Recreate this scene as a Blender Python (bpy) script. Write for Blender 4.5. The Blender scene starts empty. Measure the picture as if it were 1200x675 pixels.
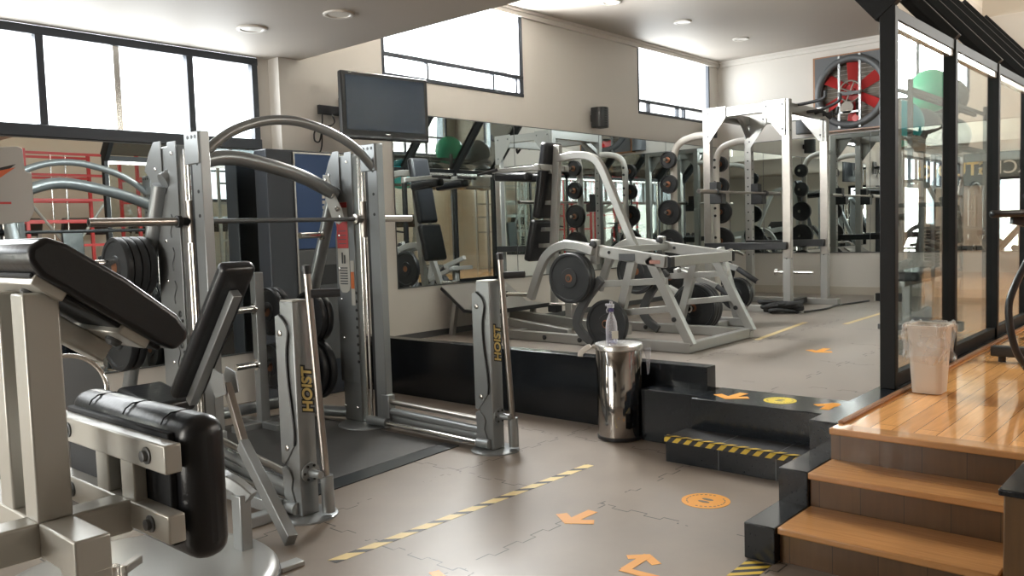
import bpy, bmesh, math, random
from mathutils import Vector, Matrix

# ------------------------------------------------------------------ camera, light, exposure
SC = bpy.context.scene
COL = SC.collection
H_EYE = 1.36
YAW, PITCH, ROLL = math.radians(41.39), math.radians(-3.909), math.radians(-1.7905)
FOCAL_PX = 987.0

fw = Vector((math.cos(YAW) * math.cos(PITCH), math.sin(YAW) * math.cos(PITCH), math.sin(PITCH)))
rt = Vector((math.sin(YAW), -math.cos(YAW), 0))
upv = rt.cross(fw)
cr, sr = math.cos(ROLL), math.sin(ROLL)
rt2, up2 = cr * rt + sr * upv, -sr * rt + cr * upv
cam_data = bpy.data.cameras.new('camera')
cam_data.sensor_width = 36.0
cam_data.lens = FOCAL_PX * 36.0 / 1200.0
cam_data.clip_start = 0.05
cam = bpy.data.objects.new('camera', cam_data)
COL.objects.link(cam)
cam.matrix_world = Matrix(((rt2.x, up2.x, -fw.x, 0), (rt2.y, up2.y, -fw.y, 0), (rt2.z, up2.z, -fw.z, H_EYE), (0, 0, 0, 1)))
SC.camera = cam

SC.view_settings.view_transform = 'Standard'
SC.view_settings.look = 'None'
SC.view_settings.gamma = 1.0
SC.view_settings.use_curve_mapping = False
SC.view_settings.exposure = 0.72
SC.cycles.use_denoising = True
SC.cycles.max_bounces = 10
SC.cycles.diffuse_bounces = 5
SC.cycles.glossy_bounces = 6
SC.cycles.transmission_bounces = 8
SC.cycles.transparent_max_bounces = 16
SC.cycles.caustics_reflective = False
SC.cycles.caustics_refractive = False
SC.cycles.sample_clamp_indirect = 6.0

wd = bpy.data.worlds.new('world')
SC.world = wd
wd.use_nodes = True
bgn = wd.node_tree.nodes['Background']
bgn.inputs[0].default_value = (0.93, 0.97, 1.0, 1)
bgn.inputs[1].default_value = 3.0


def area(name, loc, direction, sx, sy, power, color):
    ld = bpy.data.lights.new(name, 'AREA')
    ld.shape = 'RECTANGLE'
    ld.size, ld.size_y = sx, sy
    ld.energy = power
    ld.color = color
    o = bpy.data.objects.new(name, ld)
    COL.objects.link(o)
    o.location = loc
    o.rotation_euler = Vector(direction).to_track_quat('-Z', 'Z').to_euler()
    return o


DAY = (1.0, 0.975, 0.94)
WARM = (1.0, 0.86, 0.70)
# daylight coming through the windows of the place; the west doorway light is added
area('daylight_left_windows', (1.4, 6.50, 2.50), (0, -1, -0.38), 5.2, 0.62, 60, DAY)
area('daylight_window_over_mirror', (6.23, 6.36, 3.33), (0, -1, -0.12), 2.0, 0.95, 470, DAY)
area('daylight_corner_window', (10.57, 6.36, 3.33), (0, -1, -0.12), 1.95, 0.95, 30, DAY)
area('daylight_wood_room_windows', (9.5, -3.36, 3.9), (0, 1, -0.1), 11.0, 1.3, 620, WARM)
area('daylight_end_window', (15.68, -1.4, 4.0), (-1, 0, -0.1), 1.6, 1.2, 160, DAY)
area('added_west_light', (-3.2, 4.2, 1.3), (1, 0, 0), 2.8, 2.2, 130, WARM)  # added lamp behind an unseen doorway, brightens faces turned west


# ------------------------------------------------------------------ materials
def mat(name, color, rough=0.5, metal=0.0, spec=0.5, bump=0.0, bscale=60.0, var=0.0, vscale=3.0, coat=0.0):
    m = bpy.data.materials.new(name)
    m.use_nodes = True
    nt = m.node_tree
    b = nt.nodes['Principled BSDF']
    b.inputs['Base Color'].default_value = (*color, 1)
    b.inputs['Roughness'].default_value = rough
    b.inputs['Metallic'].default_value = metal
    b.inputs['Specular IOR Level'].default_value = spec
    b.inputs['Coat Weight'].default_value = coat
    tc = nt.nodes.new('ShaderNodeTexCoord')
    if var > 0:
        n = nt.nodes.new('ShaderNodeTexNoise')
        n.inputs['Scale'].default_value = vscale
        n.inputs['Detail'].default_value = 5
        nt.links.new(tc.outputs['Object'], n.inputs['Vector'])
        mx = nt.nodes.new('ShaderNodeMix')
        mx.data_type = 'RGBA'
        nt.links.new(n.outputs['Fac'], mx.inputs['Factor'])
        mx.inputs['A'].default_value = (*[c * (1 - var) for c in color], 1)
        mx.inputs['B'].default_value = (*[min(1, c * (1 + var)) for c in color], 1)
        nt.links.new(mx.outputs['Result'], b.inputs['Base Color'])
    if bump > 0:
        n2 = nt.nodes.new('ShaderNodeTexNoise')
        n2.inputs['Scale'].default_value = bscale
        n2.inputs['Detail'].default_value = 3
        nt.links.new(tc.outputs['Object'], n2.inputs['Vector'])
        bp = nt.nodes.new('ShaderNodeBump')
        bp.inputs['Strength'].default_value = bump
        bp.inputs['Distance'].default_value = 0.004
        nt.links.new(n2.outputs['Fac'], bp.inputs['Height'])
        nt.links.new(bp.outputs['Normal'], b.inputs['Normal'])
    return m


def math_node(nt, op, a, b=None, c=None):
    n = nt.nodes.new('ShaderNodeMath')
    n.operation = op
    for i, v in enumerate((a, b, c)):
        if v is None:
            continue
        if isinstance(v, (int, float)):
            n.inputs[i].default_value = v
        else:
            nt.links.new(v, n.inputs[i])
    return n.outputs[0]


def rubber_floor(name, base, tile, offx, offy, rough):
    """rubber puzzle mats: zigzag seams worn away in places"""
    m = mat(name, base, rough, 0, 0.45)
    nt = m.node_tree
    b = nt.nodes['Principled BSDF']
    geo = nt.nodes.new('ShaderNodeNewGeometry')
    sep = nt.nodes.new('ShaderNodeSeparateXYZ')
    nt.links.new(geo.outputs['Position'], sep.inputs[0])
    x = math_node(nt, 'ADD', sep.outputs[0], offx)
    y = math_node(nt, 'ADD', sep.outputs[1], offy)
    lines = []
    for p, q in ((x, y), (y, x)):
        sq = math_node(nt, 'SIGN', math_node(nt, 'SINE', math_node(nt, 'MULTIPLY', q, 2 * math.pi / 0.18)))
        w = math_node(nt, 'ADD', p, math_node(nt, 'MULTIPLY', sq, 0.016))
        f = math_node(nt, 'FRACT', math_node(nt, 'DIVIDE', w, tile))
        d = math_node(nt, 'ABSOLUTE', math_node(nt, 'SUBTRACT', f, 0.5))
        lines.append(math_node(nt, 'LESS_THAN', d, 0.0035 / tile))
        # the short flanks of the interlocking teeth
        f2 = math_node(nt, 'FRACT', math_node(nt, 'DIVIDE', q, 0.09))
        d2 = math_node(nt, 'ABSOLUTE', math_node(nt, 'SUBTRACT', f2, 0.5))
        near = math_node(nt, 'LESS_THAN', math_node(nt, 'ABSOLUTE', math_node(nt, 'SUBTRACT', math_node(nt, 'FRACT', math_node(nt, 'DIVIDE', p, tile)), 0.5)), 0.017 / tile)
        edge = math_node(nt, 'GREATER_THAN', d2, 0.475)
        lines.append(math_node(nt, 'MULTIPLY', near, edge))
    s = lines[0]
    for l in lines[1:]:
        s = math_node(nt, 'MAXIMUM', s, l)
    wear = nt.nodes.new('ShaderNodeTexNoise')
    wear.inputs['Scale'].default_value = 2.6
    wear.inputs['Detail'].default_value = 4
    nt.links.new(geo.outputs['Position'], wear.inputs['Vector'])
    s = math_node(nt, 'MULTIPLY', s, math_node(nt, 'GREATER_THAN', wear.outputs['Fac'], 0.47))
    dirt = nt.nodes.new('ShaderNodeTexNoise')
    dirt.inputs['Scale'].default_value = 1.7
    dirt.inputs['Detail'].default_value = 8
    dirt.inputs['Roughness'].default_value = 0.65
    nt.links.new(geo.outputs['Position'], dirt.inputs['Vector'])
    mx = nt.nodes.new('ShaderNodeMix')
    mx.data_type = 'RGBA'
    nt.links.new(dirt.outputs['Fac'], mx.inputs['Factor'])
    mx.inputs['A'].default_value = (*[c * 0.72 for c in base], 1)
    mx.inputs['B'].default_value = (*[c * 1.35 for c in base], 1)
    mx2 = nt.nodes.new('ShaderNodeMix')
    mx2.data_type = 'RGBA'
    nt.links.new(math_node(nt, 'MULTIPLY', s, 0.9), mx2.inputs['Factor'])
    nt.links.new(mx.outputs['Result'], mx2.inputs['A'])
    mx2.inputs['B'].default_value = (0.012, 0.012, 0.013, 1)
    nt.links.new(mx2.outputs['Result'], b.inputs['Base Color'])
    r = nt.nodes.new('ShaderNodeMapRange')
    r.inputs['To Min'].default_value = rough - 0.1
    r.inputs['To Max'].default_value = rough + 0.12
    nt.links.new(dirt.outputs['Fac'], r.inputs['Value'])
    nt.links.new(r.outputs['Result'], b.inputs['Roughness'])
    return m


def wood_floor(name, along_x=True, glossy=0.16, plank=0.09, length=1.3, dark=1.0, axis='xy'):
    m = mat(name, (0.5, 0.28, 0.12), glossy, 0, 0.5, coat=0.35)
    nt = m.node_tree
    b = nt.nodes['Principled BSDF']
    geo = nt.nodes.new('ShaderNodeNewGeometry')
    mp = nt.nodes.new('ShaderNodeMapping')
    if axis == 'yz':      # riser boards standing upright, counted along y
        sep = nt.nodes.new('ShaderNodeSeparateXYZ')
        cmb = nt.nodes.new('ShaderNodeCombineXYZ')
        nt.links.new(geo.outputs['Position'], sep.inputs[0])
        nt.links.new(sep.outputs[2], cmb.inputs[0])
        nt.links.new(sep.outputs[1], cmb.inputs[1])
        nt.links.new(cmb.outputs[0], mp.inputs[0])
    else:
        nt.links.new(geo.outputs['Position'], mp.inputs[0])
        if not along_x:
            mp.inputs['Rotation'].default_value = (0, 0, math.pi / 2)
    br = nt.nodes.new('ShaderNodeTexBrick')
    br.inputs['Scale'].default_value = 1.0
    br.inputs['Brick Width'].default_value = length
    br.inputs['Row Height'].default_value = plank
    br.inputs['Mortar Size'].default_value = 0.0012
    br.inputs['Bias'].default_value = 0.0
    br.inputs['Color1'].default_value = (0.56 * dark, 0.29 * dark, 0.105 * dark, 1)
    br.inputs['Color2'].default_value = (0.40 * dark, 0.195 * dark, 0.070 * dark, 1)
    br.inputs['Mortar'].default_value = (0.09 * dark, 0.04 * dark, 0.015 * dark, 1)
    nt.links.new(mp.outputs[0], br.inputs['Vector'])
    gr = nt.nodes.new('ShaderNodeTexNoise')
    gr.inputs['Scale'].default_value = 6
    gr.inputs['Detail'].default_value = 6
    mg = nt.nodes.new('ShaderNodeMapping')
    mg.inputs['Scale'].default_value = (0.6, 9, 1) if axis != 'yz' else (0.6, 7, 1)
    nt.links.new(mp.outputs[0], mg.inputs[0])
    nt.links.new(mg.outputs[0], gr.inputs['Vector'])
    mr = nt.nodes.new('ShaderNodeMapRange')
    mr.inputs['To Min'].default_value = 0.65
    mr.inputs['To Max'].default_value = 1.3
    nt.links.new(gr.outputs['Fac'], mr.inputs['Value'])
    mul = nt.nodes.new('ShaderNodeVectorMath')
    mul.operation = 'SCALE'
    nt.links.new(br.outputs['Color'], mul.inputs[0])
    nt.links.new(mr.outputs['Result'], mul.inputs['Scale'])
    nt.links.new(mul.outputs[0], b.inputs['Base Color'])
    return m


def clear(name, tint=(1, 1, 1), refl=1.0, rough=0.0, strength=1.0):
    """clear sheet: straight-through transparency with fresnel reflections"""
    m = bpy.data.materials.new(name)
    m.use_nodes = True
    nt = m.node_tree
    nt.nodes.clear()
    out = nt.nodes.new('ShaderNodeOutputMaterial')
    tr = nt.nodes.new('ShaderNodeBsdfTransparent')
    tr.inputs[0].default_value = (*tint, 1)
    gl = nt.nodes.new('ShaderNodeBsdfGlossy')
    gl.inputs['Roughness'].default_value = rough
    gl.inputs['Color'].default_value = (refl, refl, refl, 1)
    lw = nt.nodes.new('ShaderNodeLayerWeight')
    lw.inputs['Blend'].default_value = 0.5
    fr = math_node(nt, 'MULTIPLY_ADD', math_node(nt, 'POWER', lw.outputs['Facing'], 4.0), 0.9 * strength, 0.05 * strength)
    mx = nt.nodes.new('ShaderNodeMixShader')
    nt.links.new(fr, mx.inputs[0])
    nt.links.new(tr.outputs[0], mx.inputs[1])
    nt.links.new(gl.outputs[0], mx.inputs[2])
    nt.links.new(mx.outputs[0], out.inputs[0])
    return m


def hazy(name, color, fac, rough=0.15):
    """thin milky plastic: part transparent, part glossy body"""
    m = bpy.data.materials.new(name)
    m.use_nodes = True
    nt = m.node_tree
    b = nt.nodes['Principled BSDF']
    b.inputs['Base Color'].default_value = (*color, 1)
    b.inputs['Roughness'].default_value = rough
    out = nt.nodes['Material Output']
    tr = nt.nodes.new('ShaderNodeBsdfTransparent')
    mx = nt.nodes.new('ShaderNodeMixShader')
    lw = nt.nodes.new('ShaderNodeLayerWeight')
    lw.inputs['Blend'].default_value = 0.4
    f = math_node(nt, 'MULTIPLY_ADD', lw.outputs['Facing'], 0.75, fac)
    nt.links.new(f, mx.inputs[0])
    nt.links.new(tr.outputs[0], mx.inputs[1])
    nt.links.new(b.outputs[0], mx.inputs[2])
    nt.links.new(mx.outputs[0], out.inputs[0])
    return m


def mirror_mat():
    m = mat('mirror_silver', (0.72, 0.77, 0.755), 0.0, 1.0)
    return m


def striped(name, c1, c2, period, k=1.0, duty=0.5):
    m = mat(name, c1, 0.5)
    nt = m.node_tree
    b = nt.nodes['Principled BSDF']
    geo = nt.nodes.new('ShaderNodeNewGeometry')
    sep = nt.nodes.new('ShaderNodeSeparateXYZ')
    nt.links.new(geo.outputs['Position'], sep.inputs[0])
    s = math_node(nt, 'ADD', sep.outputs[0], math_node(nt, 'MULTIPLY', sep.outputs[1], k))
    s = math_node(nt, 'ADD', s, math_node(nt, 'MULTIPLY', sep.outputs[2], k))
    f = math_node(nt, 'FRACT', math_node(nt, 'DIVIDE', s, period))
    g = math_node(nt, 'GREATER_THAN', f, 1.0 - duty)
    nz = nt.nodes.new('ShaderNodeTexNoise')
    nz.inputs['Scale'].default_value = 5
    nt.links.new(geo.outputs['Position'], nz.inputs['Vector'])
    mx = nt.nodes.new('ShaderNodeMix')
    mx.data_type = 'RGBA'
    nt.links.new(g, mx.inputs['Factor'])
    mx.inputs['A'].default_value = (*c1, 1)
    mx.inputs['B'].default_value = (*c2, 1)
    nt.links.new(mx.outputs['Result'], b.inputs['Base Color'])
    return m


class M:
    pass


M.silver = mat('silver_grey_paint', (0.40, 0.40, 0.385), 0.34, 0.55, 0.5, var=0.08)
M.smith = mat('smith_grey_paint', (0.30, 0.315, 0.32), 0.33, 0.55, 0.5, var=0.06)
M.dgrey = mat('dark_grey_paint', (0.105, 0.11, 0.115), 0.4, 0.3)
M.pale = mat('pale_grey_paint', (0.52, 0.51, 0.47), 0.30, 0.25, 0.5, var=0.05)
M.white = mat('white_paint', (0.74, 0.71, 0.66), 0.4)
M.chrome = mat('chrome', (0.75, 0.73, 0.70), 0.12, 1.0)
M.steel = mat('brushed_steel', (0.42, 0.39, 0.36), 0.28, 1.0, var=0.12, vscale=20)
M.black = mat('black_paint', (0.016, 0.017, 0.019), 0.38)
M.rubber = mat('black_rubber', (0.022, 0.023, 0.026), 0.62, bump=0.15, bscale=120)
M.iron = mat('black_cast_iron', (0.020, 0.022, 0.025), 0.42, 0.0, 0.5, bump=0.1, bscale=90)
M.vinyl = mat('black_vinyl', (0.014, 0.015, 0.018), 0.30, 0, 0.5, bump=0.25, bscale=35)
M.vinyl_back = mat('black_pad_backing', (0.016, 0.018, 0.022), 0.7)
M.frame = mat('window_frame_dark', (0.055, 0.062, 0.075), 0.4, 0.3)
M.partition = mat('black_aluminium', (0.010, 0.011, 0.012), 0.55, 0.0, 0.2)
M.alu = mat('bare_aluminium', (0.72, 0.71, 0.68), 0.25, 0.8)
M.wall = mat('cream_wall', (0.66, 0.63, 0.585), 0.38, 0, 0.4, bump=0.04, bscale=8, var=0.03, vscale=1.2)
M.wall2 = mat('beige_wall', (0.52, 0.475, 0.41), 0.55, var=0.03, vscale=1.2)
M.ceil = mat('ceiling_paint', (0.46, 0.42, 0.375), 0.6, var=0.02)
M.floor = rubber_floor('rubber_mats_lower', (0.27, 0.225, 0.185), 1.0, 0.18, 0.12, 0.40)
M.gymfloor = rubber_floor('rubber_mats_upper', (0.235, 0.205, 0.178), 1.0, 0.4, 0.3, 0.42)
M.granite = mat('black_granite_tile', (0.010, 0.013, 0.017), 0.16, 0, 0.5, var=0.3, vscale=90)
M.woodx = wood_floor('laminate_floor', True, 0.09, dark=1.75)
M.woodtread = wood_floor('wood_tread', False, 0.22, 0.6, 3.0, 1.3)
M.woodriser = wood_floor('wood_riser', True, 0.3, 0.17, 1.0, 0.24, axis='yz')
M.woodtrim = mat('wood_trim', (0.30, 0.14, 0.06), 0.3, var=0.2, vscale=12)
M.glass = clear('window_glass', (0.97, 0.99, 1.0), 1.0)
M.pane = clear('partition_glass', (0.86, 0.90, 0.89), 1.0)
M.tint = clear('darkened_glass', (0.42, 0.44, 0.44), 0.8)  # transparent colour set darker than the upright panes
M.plastic = hazy('clear_plastic', (0.80, 0.80, 0.86), 0.22)
M.mirror = mirror_mat()
M.orange = mat('orange_sticker', (0.85, 0.36, 0.035), 0.45, var=0.06, vscale=15)
M.yellow = mat('yellow_sticker', (0.80, 0.62, 0.05), 0.35, var=0.06, vscale=15)
M.yfade = mat('faded_yellow_tape', (0.62, 0.49, 0.25), 0.5, var=0.25, vscale=9)
M.mark = mat('sticker_print_grey', (0.16, 0.14, 0.10), 0.5)
M.hazard = striped('hazard_tape', (0.80, 0.62, 0.26), (0.035, 0.03, 0.025), 0.15, 1.0, 0.32)
M.hazard2 = striped('hazard_tape_step', (0.70, 0.48, 0.05), (0.012, 0.012, 0.012), 0.07, 1.0)
M.tan = mat('tan_plastic', (0.62, 0.54, 0.44), 0.5)
M.blue = mat('blue_panel', (0.028, 0.075, 0.21), 0.4)
M.charcoal = mat('charcoal_cabinet', (0.045, 0.052, 0.065), 0.45)
M.red = mat('red_paint', (0.52, 0.035, 0.035), 0.4)
M.redlabel = mat('red_label', (0.50, 0.05, 0.05), 0.45)
M.orangelabel = mat('orange_label', (0.70, 0.18, 0.05), 0.45)
M.paper = mat('pale_label', (0.62, 0.60, 0.54), 0.5)
M.gold = mat('gold_lettering', (0.80, 0.62, 0.24), 0.4)
M.bronze = mat('bronze_hub', (0.30, 0.13, 0.07), 0.4, 0.6)
M.tvscreen = mat('tv_screen', (0.020, 0.036, 0.066), 0.16, 0, 0.3)
M.teal = mat('teal_ball', (0.03, 0.60, 0.74), 0.3)
M.green = mat('green_ball', (0.09, 0.62, 0.36), 0.3)
M.greyball = mat('grey_ball', (0.17, 0.18, 0.19), 0.3)
M.fangrey = mat('fan_housing_grey', (0.10, 0.105, 0.11), 0.5, 0.2)
M.louver = mat('fan_louver', (0.26, 0.235, 0.20), 0.5, 0.2)
M.lamp = mat('lamp_lens', (0.85, 0.82, 0.76), 0.35)


# ------------------------------------------------------------------ mesh builder
def smooth_path(pts, n=6):
    """Catmull-Rom through the points"""
    pts = [Vector(p) for p in pts]
    out = []
    for i in range(len(pts) - 1):
        p0 = pts[i - 1] if i > 0 else pts[0] * 2 - pts[1]
        p1, p2 = pts[i], pts[i + 1]
        p3 = pts[i + 2] if i + 2 < len(pts) else pts[-1] * 2 - pts[-2]
        for k in range(n):
            t = k / n
            out.append(0.5 * ((2 * p1) + (p2 - p0) * t + (2 * p0 - 5 * p1 + 4 * p2 - p3) * t * t + (3 * p1 - p0 - 3 * p2 + p3) * t ** 3))
    out.append(pts[-1])
    return out


class MB:
    def __init__(self):
        self.v, self.f = [], []

    def add(self, vs, fs):
        o = len(self.v)
        self.v += [Vector(p) for p in vs]
        self.f += [tuple(i + o for i in f) for f in fs]
        return self

    def box(self, x0, x1, y0, y1, z0, z1):
        vs = [(x, y, z) for z in (z0, z1) for y in (y0, y1) for x in (x0, x1)]
        return self.add(vs, [(0, 2, 3, 1), (4, 5, 7, 6), (0, 1, 5, 4), (2, 6, 7, 3), (0, 4, 6, 2), (1, 3, 7, 5)])

    def cbox(self, c, size, rot=None):
        hx, hy, hz = [s / 2 for s in size]
        R = rot if rot is not None else Matrix.Identity(3)
        c = Vector(c)
        vs = [c + R @ Vector((x, y, z)) for z in (-hz, hz) for y in (-hy, hy) for x in (-hx, hx)]
        return self.add(vs, [(0, 2, 3, 1), (4, 5, 7, 6), (0, 1, 5, 4), (2, 6, 7, 3), (0, 4, 6, 2), (1, 3, 7, 5)])

    def sweep(self, pts, prof, side, caps=True):
        """profile of (a,b): a along the side vector, b along the path's normal"""
        pts = [Vector(p) for p in pts]
        side = Vector(side).normalized()
        n = len(prof)
        rings = []
        for i, p in enumerate(pts):
            a = pts[i] - pts[i - 1] if i > 0 else pts[1] - pts[0]
            b = pts[i + 1] - pts[i] if i < len(pts) - 1 else a
            a, b = a.normalized(), b.normalized()
            t = (a + b)
            t = t.normalized() if t.length > 1e-6 else a
            s = (side - t * side.dot(t))
            s = s.normalized() if s.length > 1e-4 else t.orthogonal().normalized()
            nn = t.cross(s)
            k = 1.0 / max(0.35, t.dot(a))
            rings.append([p + s * q[0] + nn * q[1] * k for q in prof])
        vs = [q for r in rings for q in r]
        fs = []
        for i in range(len(pts) - 1):
            for j in range(n):
                k = (j + 1) % n
                fs.append((i * n + j, i * n + k, (i + 1) * n + k, (i + 1) * n + j))
        if caps:
            fs.append(tuple(reversed(range(n))))
            fs.append(tuple((len(pts) - 1) * n + j for j in range(n)))
        return self.add(vs, fs)

    def beam(self, pts, w, h, side=(1, 0, 0)):
        return self.sweep(pts, [(-w / 2, -h / 2), (w / 2, -h / 2), (w / 2, h / 2), (-w / 2, h / 2)], side)

    def tube(self, pts, r, n=14, smooth=0):
        if smooth:
            pts = smooth_path(pts, smooth)
        prof = [(r * math.cos(2 * math.pi * i / n), r * math.sin(2 * math.pi * i / n)) for i in range(n)]
        d = Vector(pts[-1]) - Vector(pts[0])
        side = Vector((0, 0, 1)).cross(d)
        if side.length < 0.3 * d.length:
            side = Vector((1, 0, 0)) if abs(d.normalized().x) < 0.8 else Vector((0, 1, 0))
        return self.sweep(pts, prof, side)

    def lathe(self, c, axis, prof, n=40):
        """prof: (radius, distance along the axis)"""
        c, axis = Vector(c), Vector(axis).normalized()
        e1 = axis.orthogonal().normalized()
        e2 = axis.cross(e1)
        vs = []
        for r, h in prof:
            for i in range(n):
                a = 2 * math.pi * i / n
                vs.append(c + axis * h + (e1 * math.cos(a) + e2 * math.sin(a)) * max(r, 1e-5))
        fs = []
        for k in range(len(prof) - 1):
            for i in range(n):
                j = (i + 1) % n
                fs.append((k * n + i, k * n + j, (k + 1) * n + j, (k + 1) * n + i))
        fs.append(tuple(reversed(range(n))))
        fs.append(tuple((len(prof) - 1) * n + i for i in range(n)))
        return self.add(vs, fs)

    def cyl(self, p0, p1, r, r1=None, n=20):
        p0, p1 = Vector(p0), Vector(p1)
        d = p1 - p0
        return self.lathe(p0, d, [(r, 0), (r if r1 is None else r1, d.length)], n)

    def sphere(self, c, r, n=32, m=18, sq=(1, 1, 1)):
        prof = [(r * math.sin(math.pi * k / m), -r * math.cos(math.pi * k / m)) for k in range(m + 1)]
        o = len(self.v)
        self.lathe(c, (0, 0, 1), prof, n)
        if sq != (1, 1, 1):
            cc = Vector(c)
            for i in range(o, len(self.v)):
                d = self.v[i] - cc
                self.v[i] = cc + Vector((d.x * sq[0], d.y * sq[1], d.z * sq[2]))
        return self

    def prism(self, poly, origin, eu, ev, th):
        """polygon in the eu/ev plane, thickened along eu x ev"""
        o, eu, ev = Vector(origin), Vector(eu).normalized(), Vector(ev).normalized()
        nn = eu.cross(ev) * th
        a = [o + eu * p[0] + ev * p[1] for p in poly]
        n = len(a)
        vs = a + [p + nn for p in a]
        fs = [tuple(reversed(range(n))), tuple(range(n, 2 * n))]
        fs += [(i, (i + 1) % n, (i + 1) % n + n, i + n) for i in range(n)]
        return self.add(vs, fs)

    def torus(self, c, axis, R, r, n=40, m=10, a0=0, a1=2 * math.pi):
        c, axis = Vector(c), Vector(axis).normalized()
        e1 = axis.orthogonal().normalized()
        e2 = axis.cross(e1)
        vs, fs = [], []
        for i in range(n):
            a = 2 * math.pi * i / n
            d = e1 * math.cos(a) + e2 * math.sin(a)
            for j in range(m):
                b = 2 * math.pi * j / m
                vs.append(c + d * (R + r * math.cos(b)) + axis * r * math.sin(b))
        for i in range(n):
            for j in range(m):
                i2, j2 = (i + 1) % n, (j + 1) % m
                fs.append((i * m + j, i2 * m + j, i2 * m + j2, i * m + j2))
        return self.add(vs, fs)

    def clusters(self):
        """islands of faces, joined where their boxes touch"""
        par = list(range(len(self.v)))

        def root(i):
            while par[i] != i:
                par[i] = par[par[i]]
                i = par[i]
            return i
        for f in self.f:
            a = root(f[0])
            for i in f[1:]:
                par[root(i)] = a
        isl = {}
        for i in range(len(self.v)):
            isl.setdefault(root(i), []).append(i)
        cl = []
        for k, ids in isl.items():
            lo = [min(self.v[i][d] for i in ids) - 0.006 for d in range(3)]
            hi = [max(self.v[i][d] for i in ids) + 0.006 for d in range(3)]
            new = [lo, hi, set([k])]
            keep = []
            for c in cl:
                if all(c[0][d] <= new[1][d] and new[0][d] <= c[1][d] for d in range(3)):
                    new = [[min(a, b) for a, b in zip(c[0], new[0])], [max(a, b) for a, b in zip(c[1], new[1])], c[2] | new[2]]
                else:
                    keep.append(c)
            cl = keep + [new]
        out = []
        for c in cl:
            m = MB()
            idx = {}
            for k in c[2]:
                for i in isl[k]:
                    idx[i] = len(m.v)
                    m.v.append(self.v[i])
            m.f = [tuple(idx[i] for i in f) for f in self.f if f[0] in idx]
            out.append(m)
        return out

    def build(self, name, material, parent=None, bevel=0.0, seg=2, subsurf=0):
        if parent is not None and not any(k in name for k in ('line', 'print', 'hole', 'mark', 'rim', 'louvre', 'edge', 'letter', 'surround', 'grille', 'cable', 'cord', 'bar_sleeve_x', 'valve', 'badge', 'guard_bar', 'film', 'rail_socket_x', 'weight_stack', 'pulley', 'ball_rail', 'cross_rail', 'strap')):
            cl = self.clusters()
            if 1 < len(cl) <= 12:
                for c in cl:
                    last = c.build_one(name, material, parent, bevel, seg, subsurf)
                return last
        return self.build_one(name, material, parent, bevel, seg, subsurf)

    def build_one(self, name, material, parent=None, bevel=0.0, seg=2, subsurf=0):
        me = bpy.data.meshes.new(name)
        base = Vector((0, 0, 0))
        if parent is not None:
            base = Vector(parent.location)
            q = parent.parent
            while q is not None:
                base += Vector(q.location)
                q = q.parent
            off = base
        else:
            xs = [p.x for p in self.v]; ys = [p.y for p in self.v]; zs = [p.z for p in self.v]
            off = Vector(((min(xs) + max(xs)) / 2, (min(ys) + max(ys)) / 2, min(zs)))
        me.from_pydata([tuple(p - off) for p in self.v], [], self.f)
        me.materials.append(material)
        bm = bmesh.new()
        bm.from_mesh(me)
        bmesh.ops.recalc_face_normals(bm, faces=bm.faces[:])
        for f in bm.faces:
            f.smooth = True
        for e in bm.edges:
            if len(e.link_faces) == 2:
                e.smooth = e.calc_face_angle(0) < math.radians(38)
        bm.to_mesh(me)
        bm.free()
        o = bpy.data.objects.new(name, me)
        COL.objects.link(o)
        if parent is not None:
            o.parent = parent
        else:
            o.location = off
        if bevel > 0:
            b = o.modifiers.new('bevel', 'BEVEL')
            b.width = bevel
            b.segments = seg
            b.limit_method = 'ANGLE'
            b.angle_limit = math.radians(40)
        if subsurf:
            s = o.modifiers.new('subsurf', 'SUBSURF')
            s.levels = s.render_levels = subsurf
        return o


def thing(name, loc, label, cat, group=None):
    o = bpy.data.objects.new(name, None)
    COL.objects.link(o)
    o.location = loc
    o.empty_display_size = 0.1
    o['label'], o['category'] = label, cat
    if group:
        o['group'] = group
    return o


def tag(o, label, cat, group=None, kind=None):
    o['label'], o['category'] = label, cat
    if group:
        o['group'] = group
    if kind:
        o['kind'] = kind
    return o


def struct(o):
    o['kind'] = 'structure'
    return o


def sbox(name, material, *b, bevel=0.0):
    return struct(MB().box(*b).build(name, material, None, bevel))


def dup(root, shift, label, group=None):
    r = root.copy()
    COL.objects.link(r)
    r.location = Vector(root.location) + Vector(shift)
    r['label'] = label
    if group:
        r['group'] = group
    for ch in list(root.children):
        c = ch.copy()
        COL.objects.link(c)
        c.parent = r
        for g in list(ch.children):
            d = g.copy()
            COL.objects.link(d)
            d.parent = c
    return r


def pad(name, c, size, rot, material, parent, r=0.03, crown=0.0):
    """upholstered pad: a rounded slab, softly crowned"""
    o = MB().cbox(c, size, rot).build(name, material, parent, r, 4)
    return o


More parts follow.
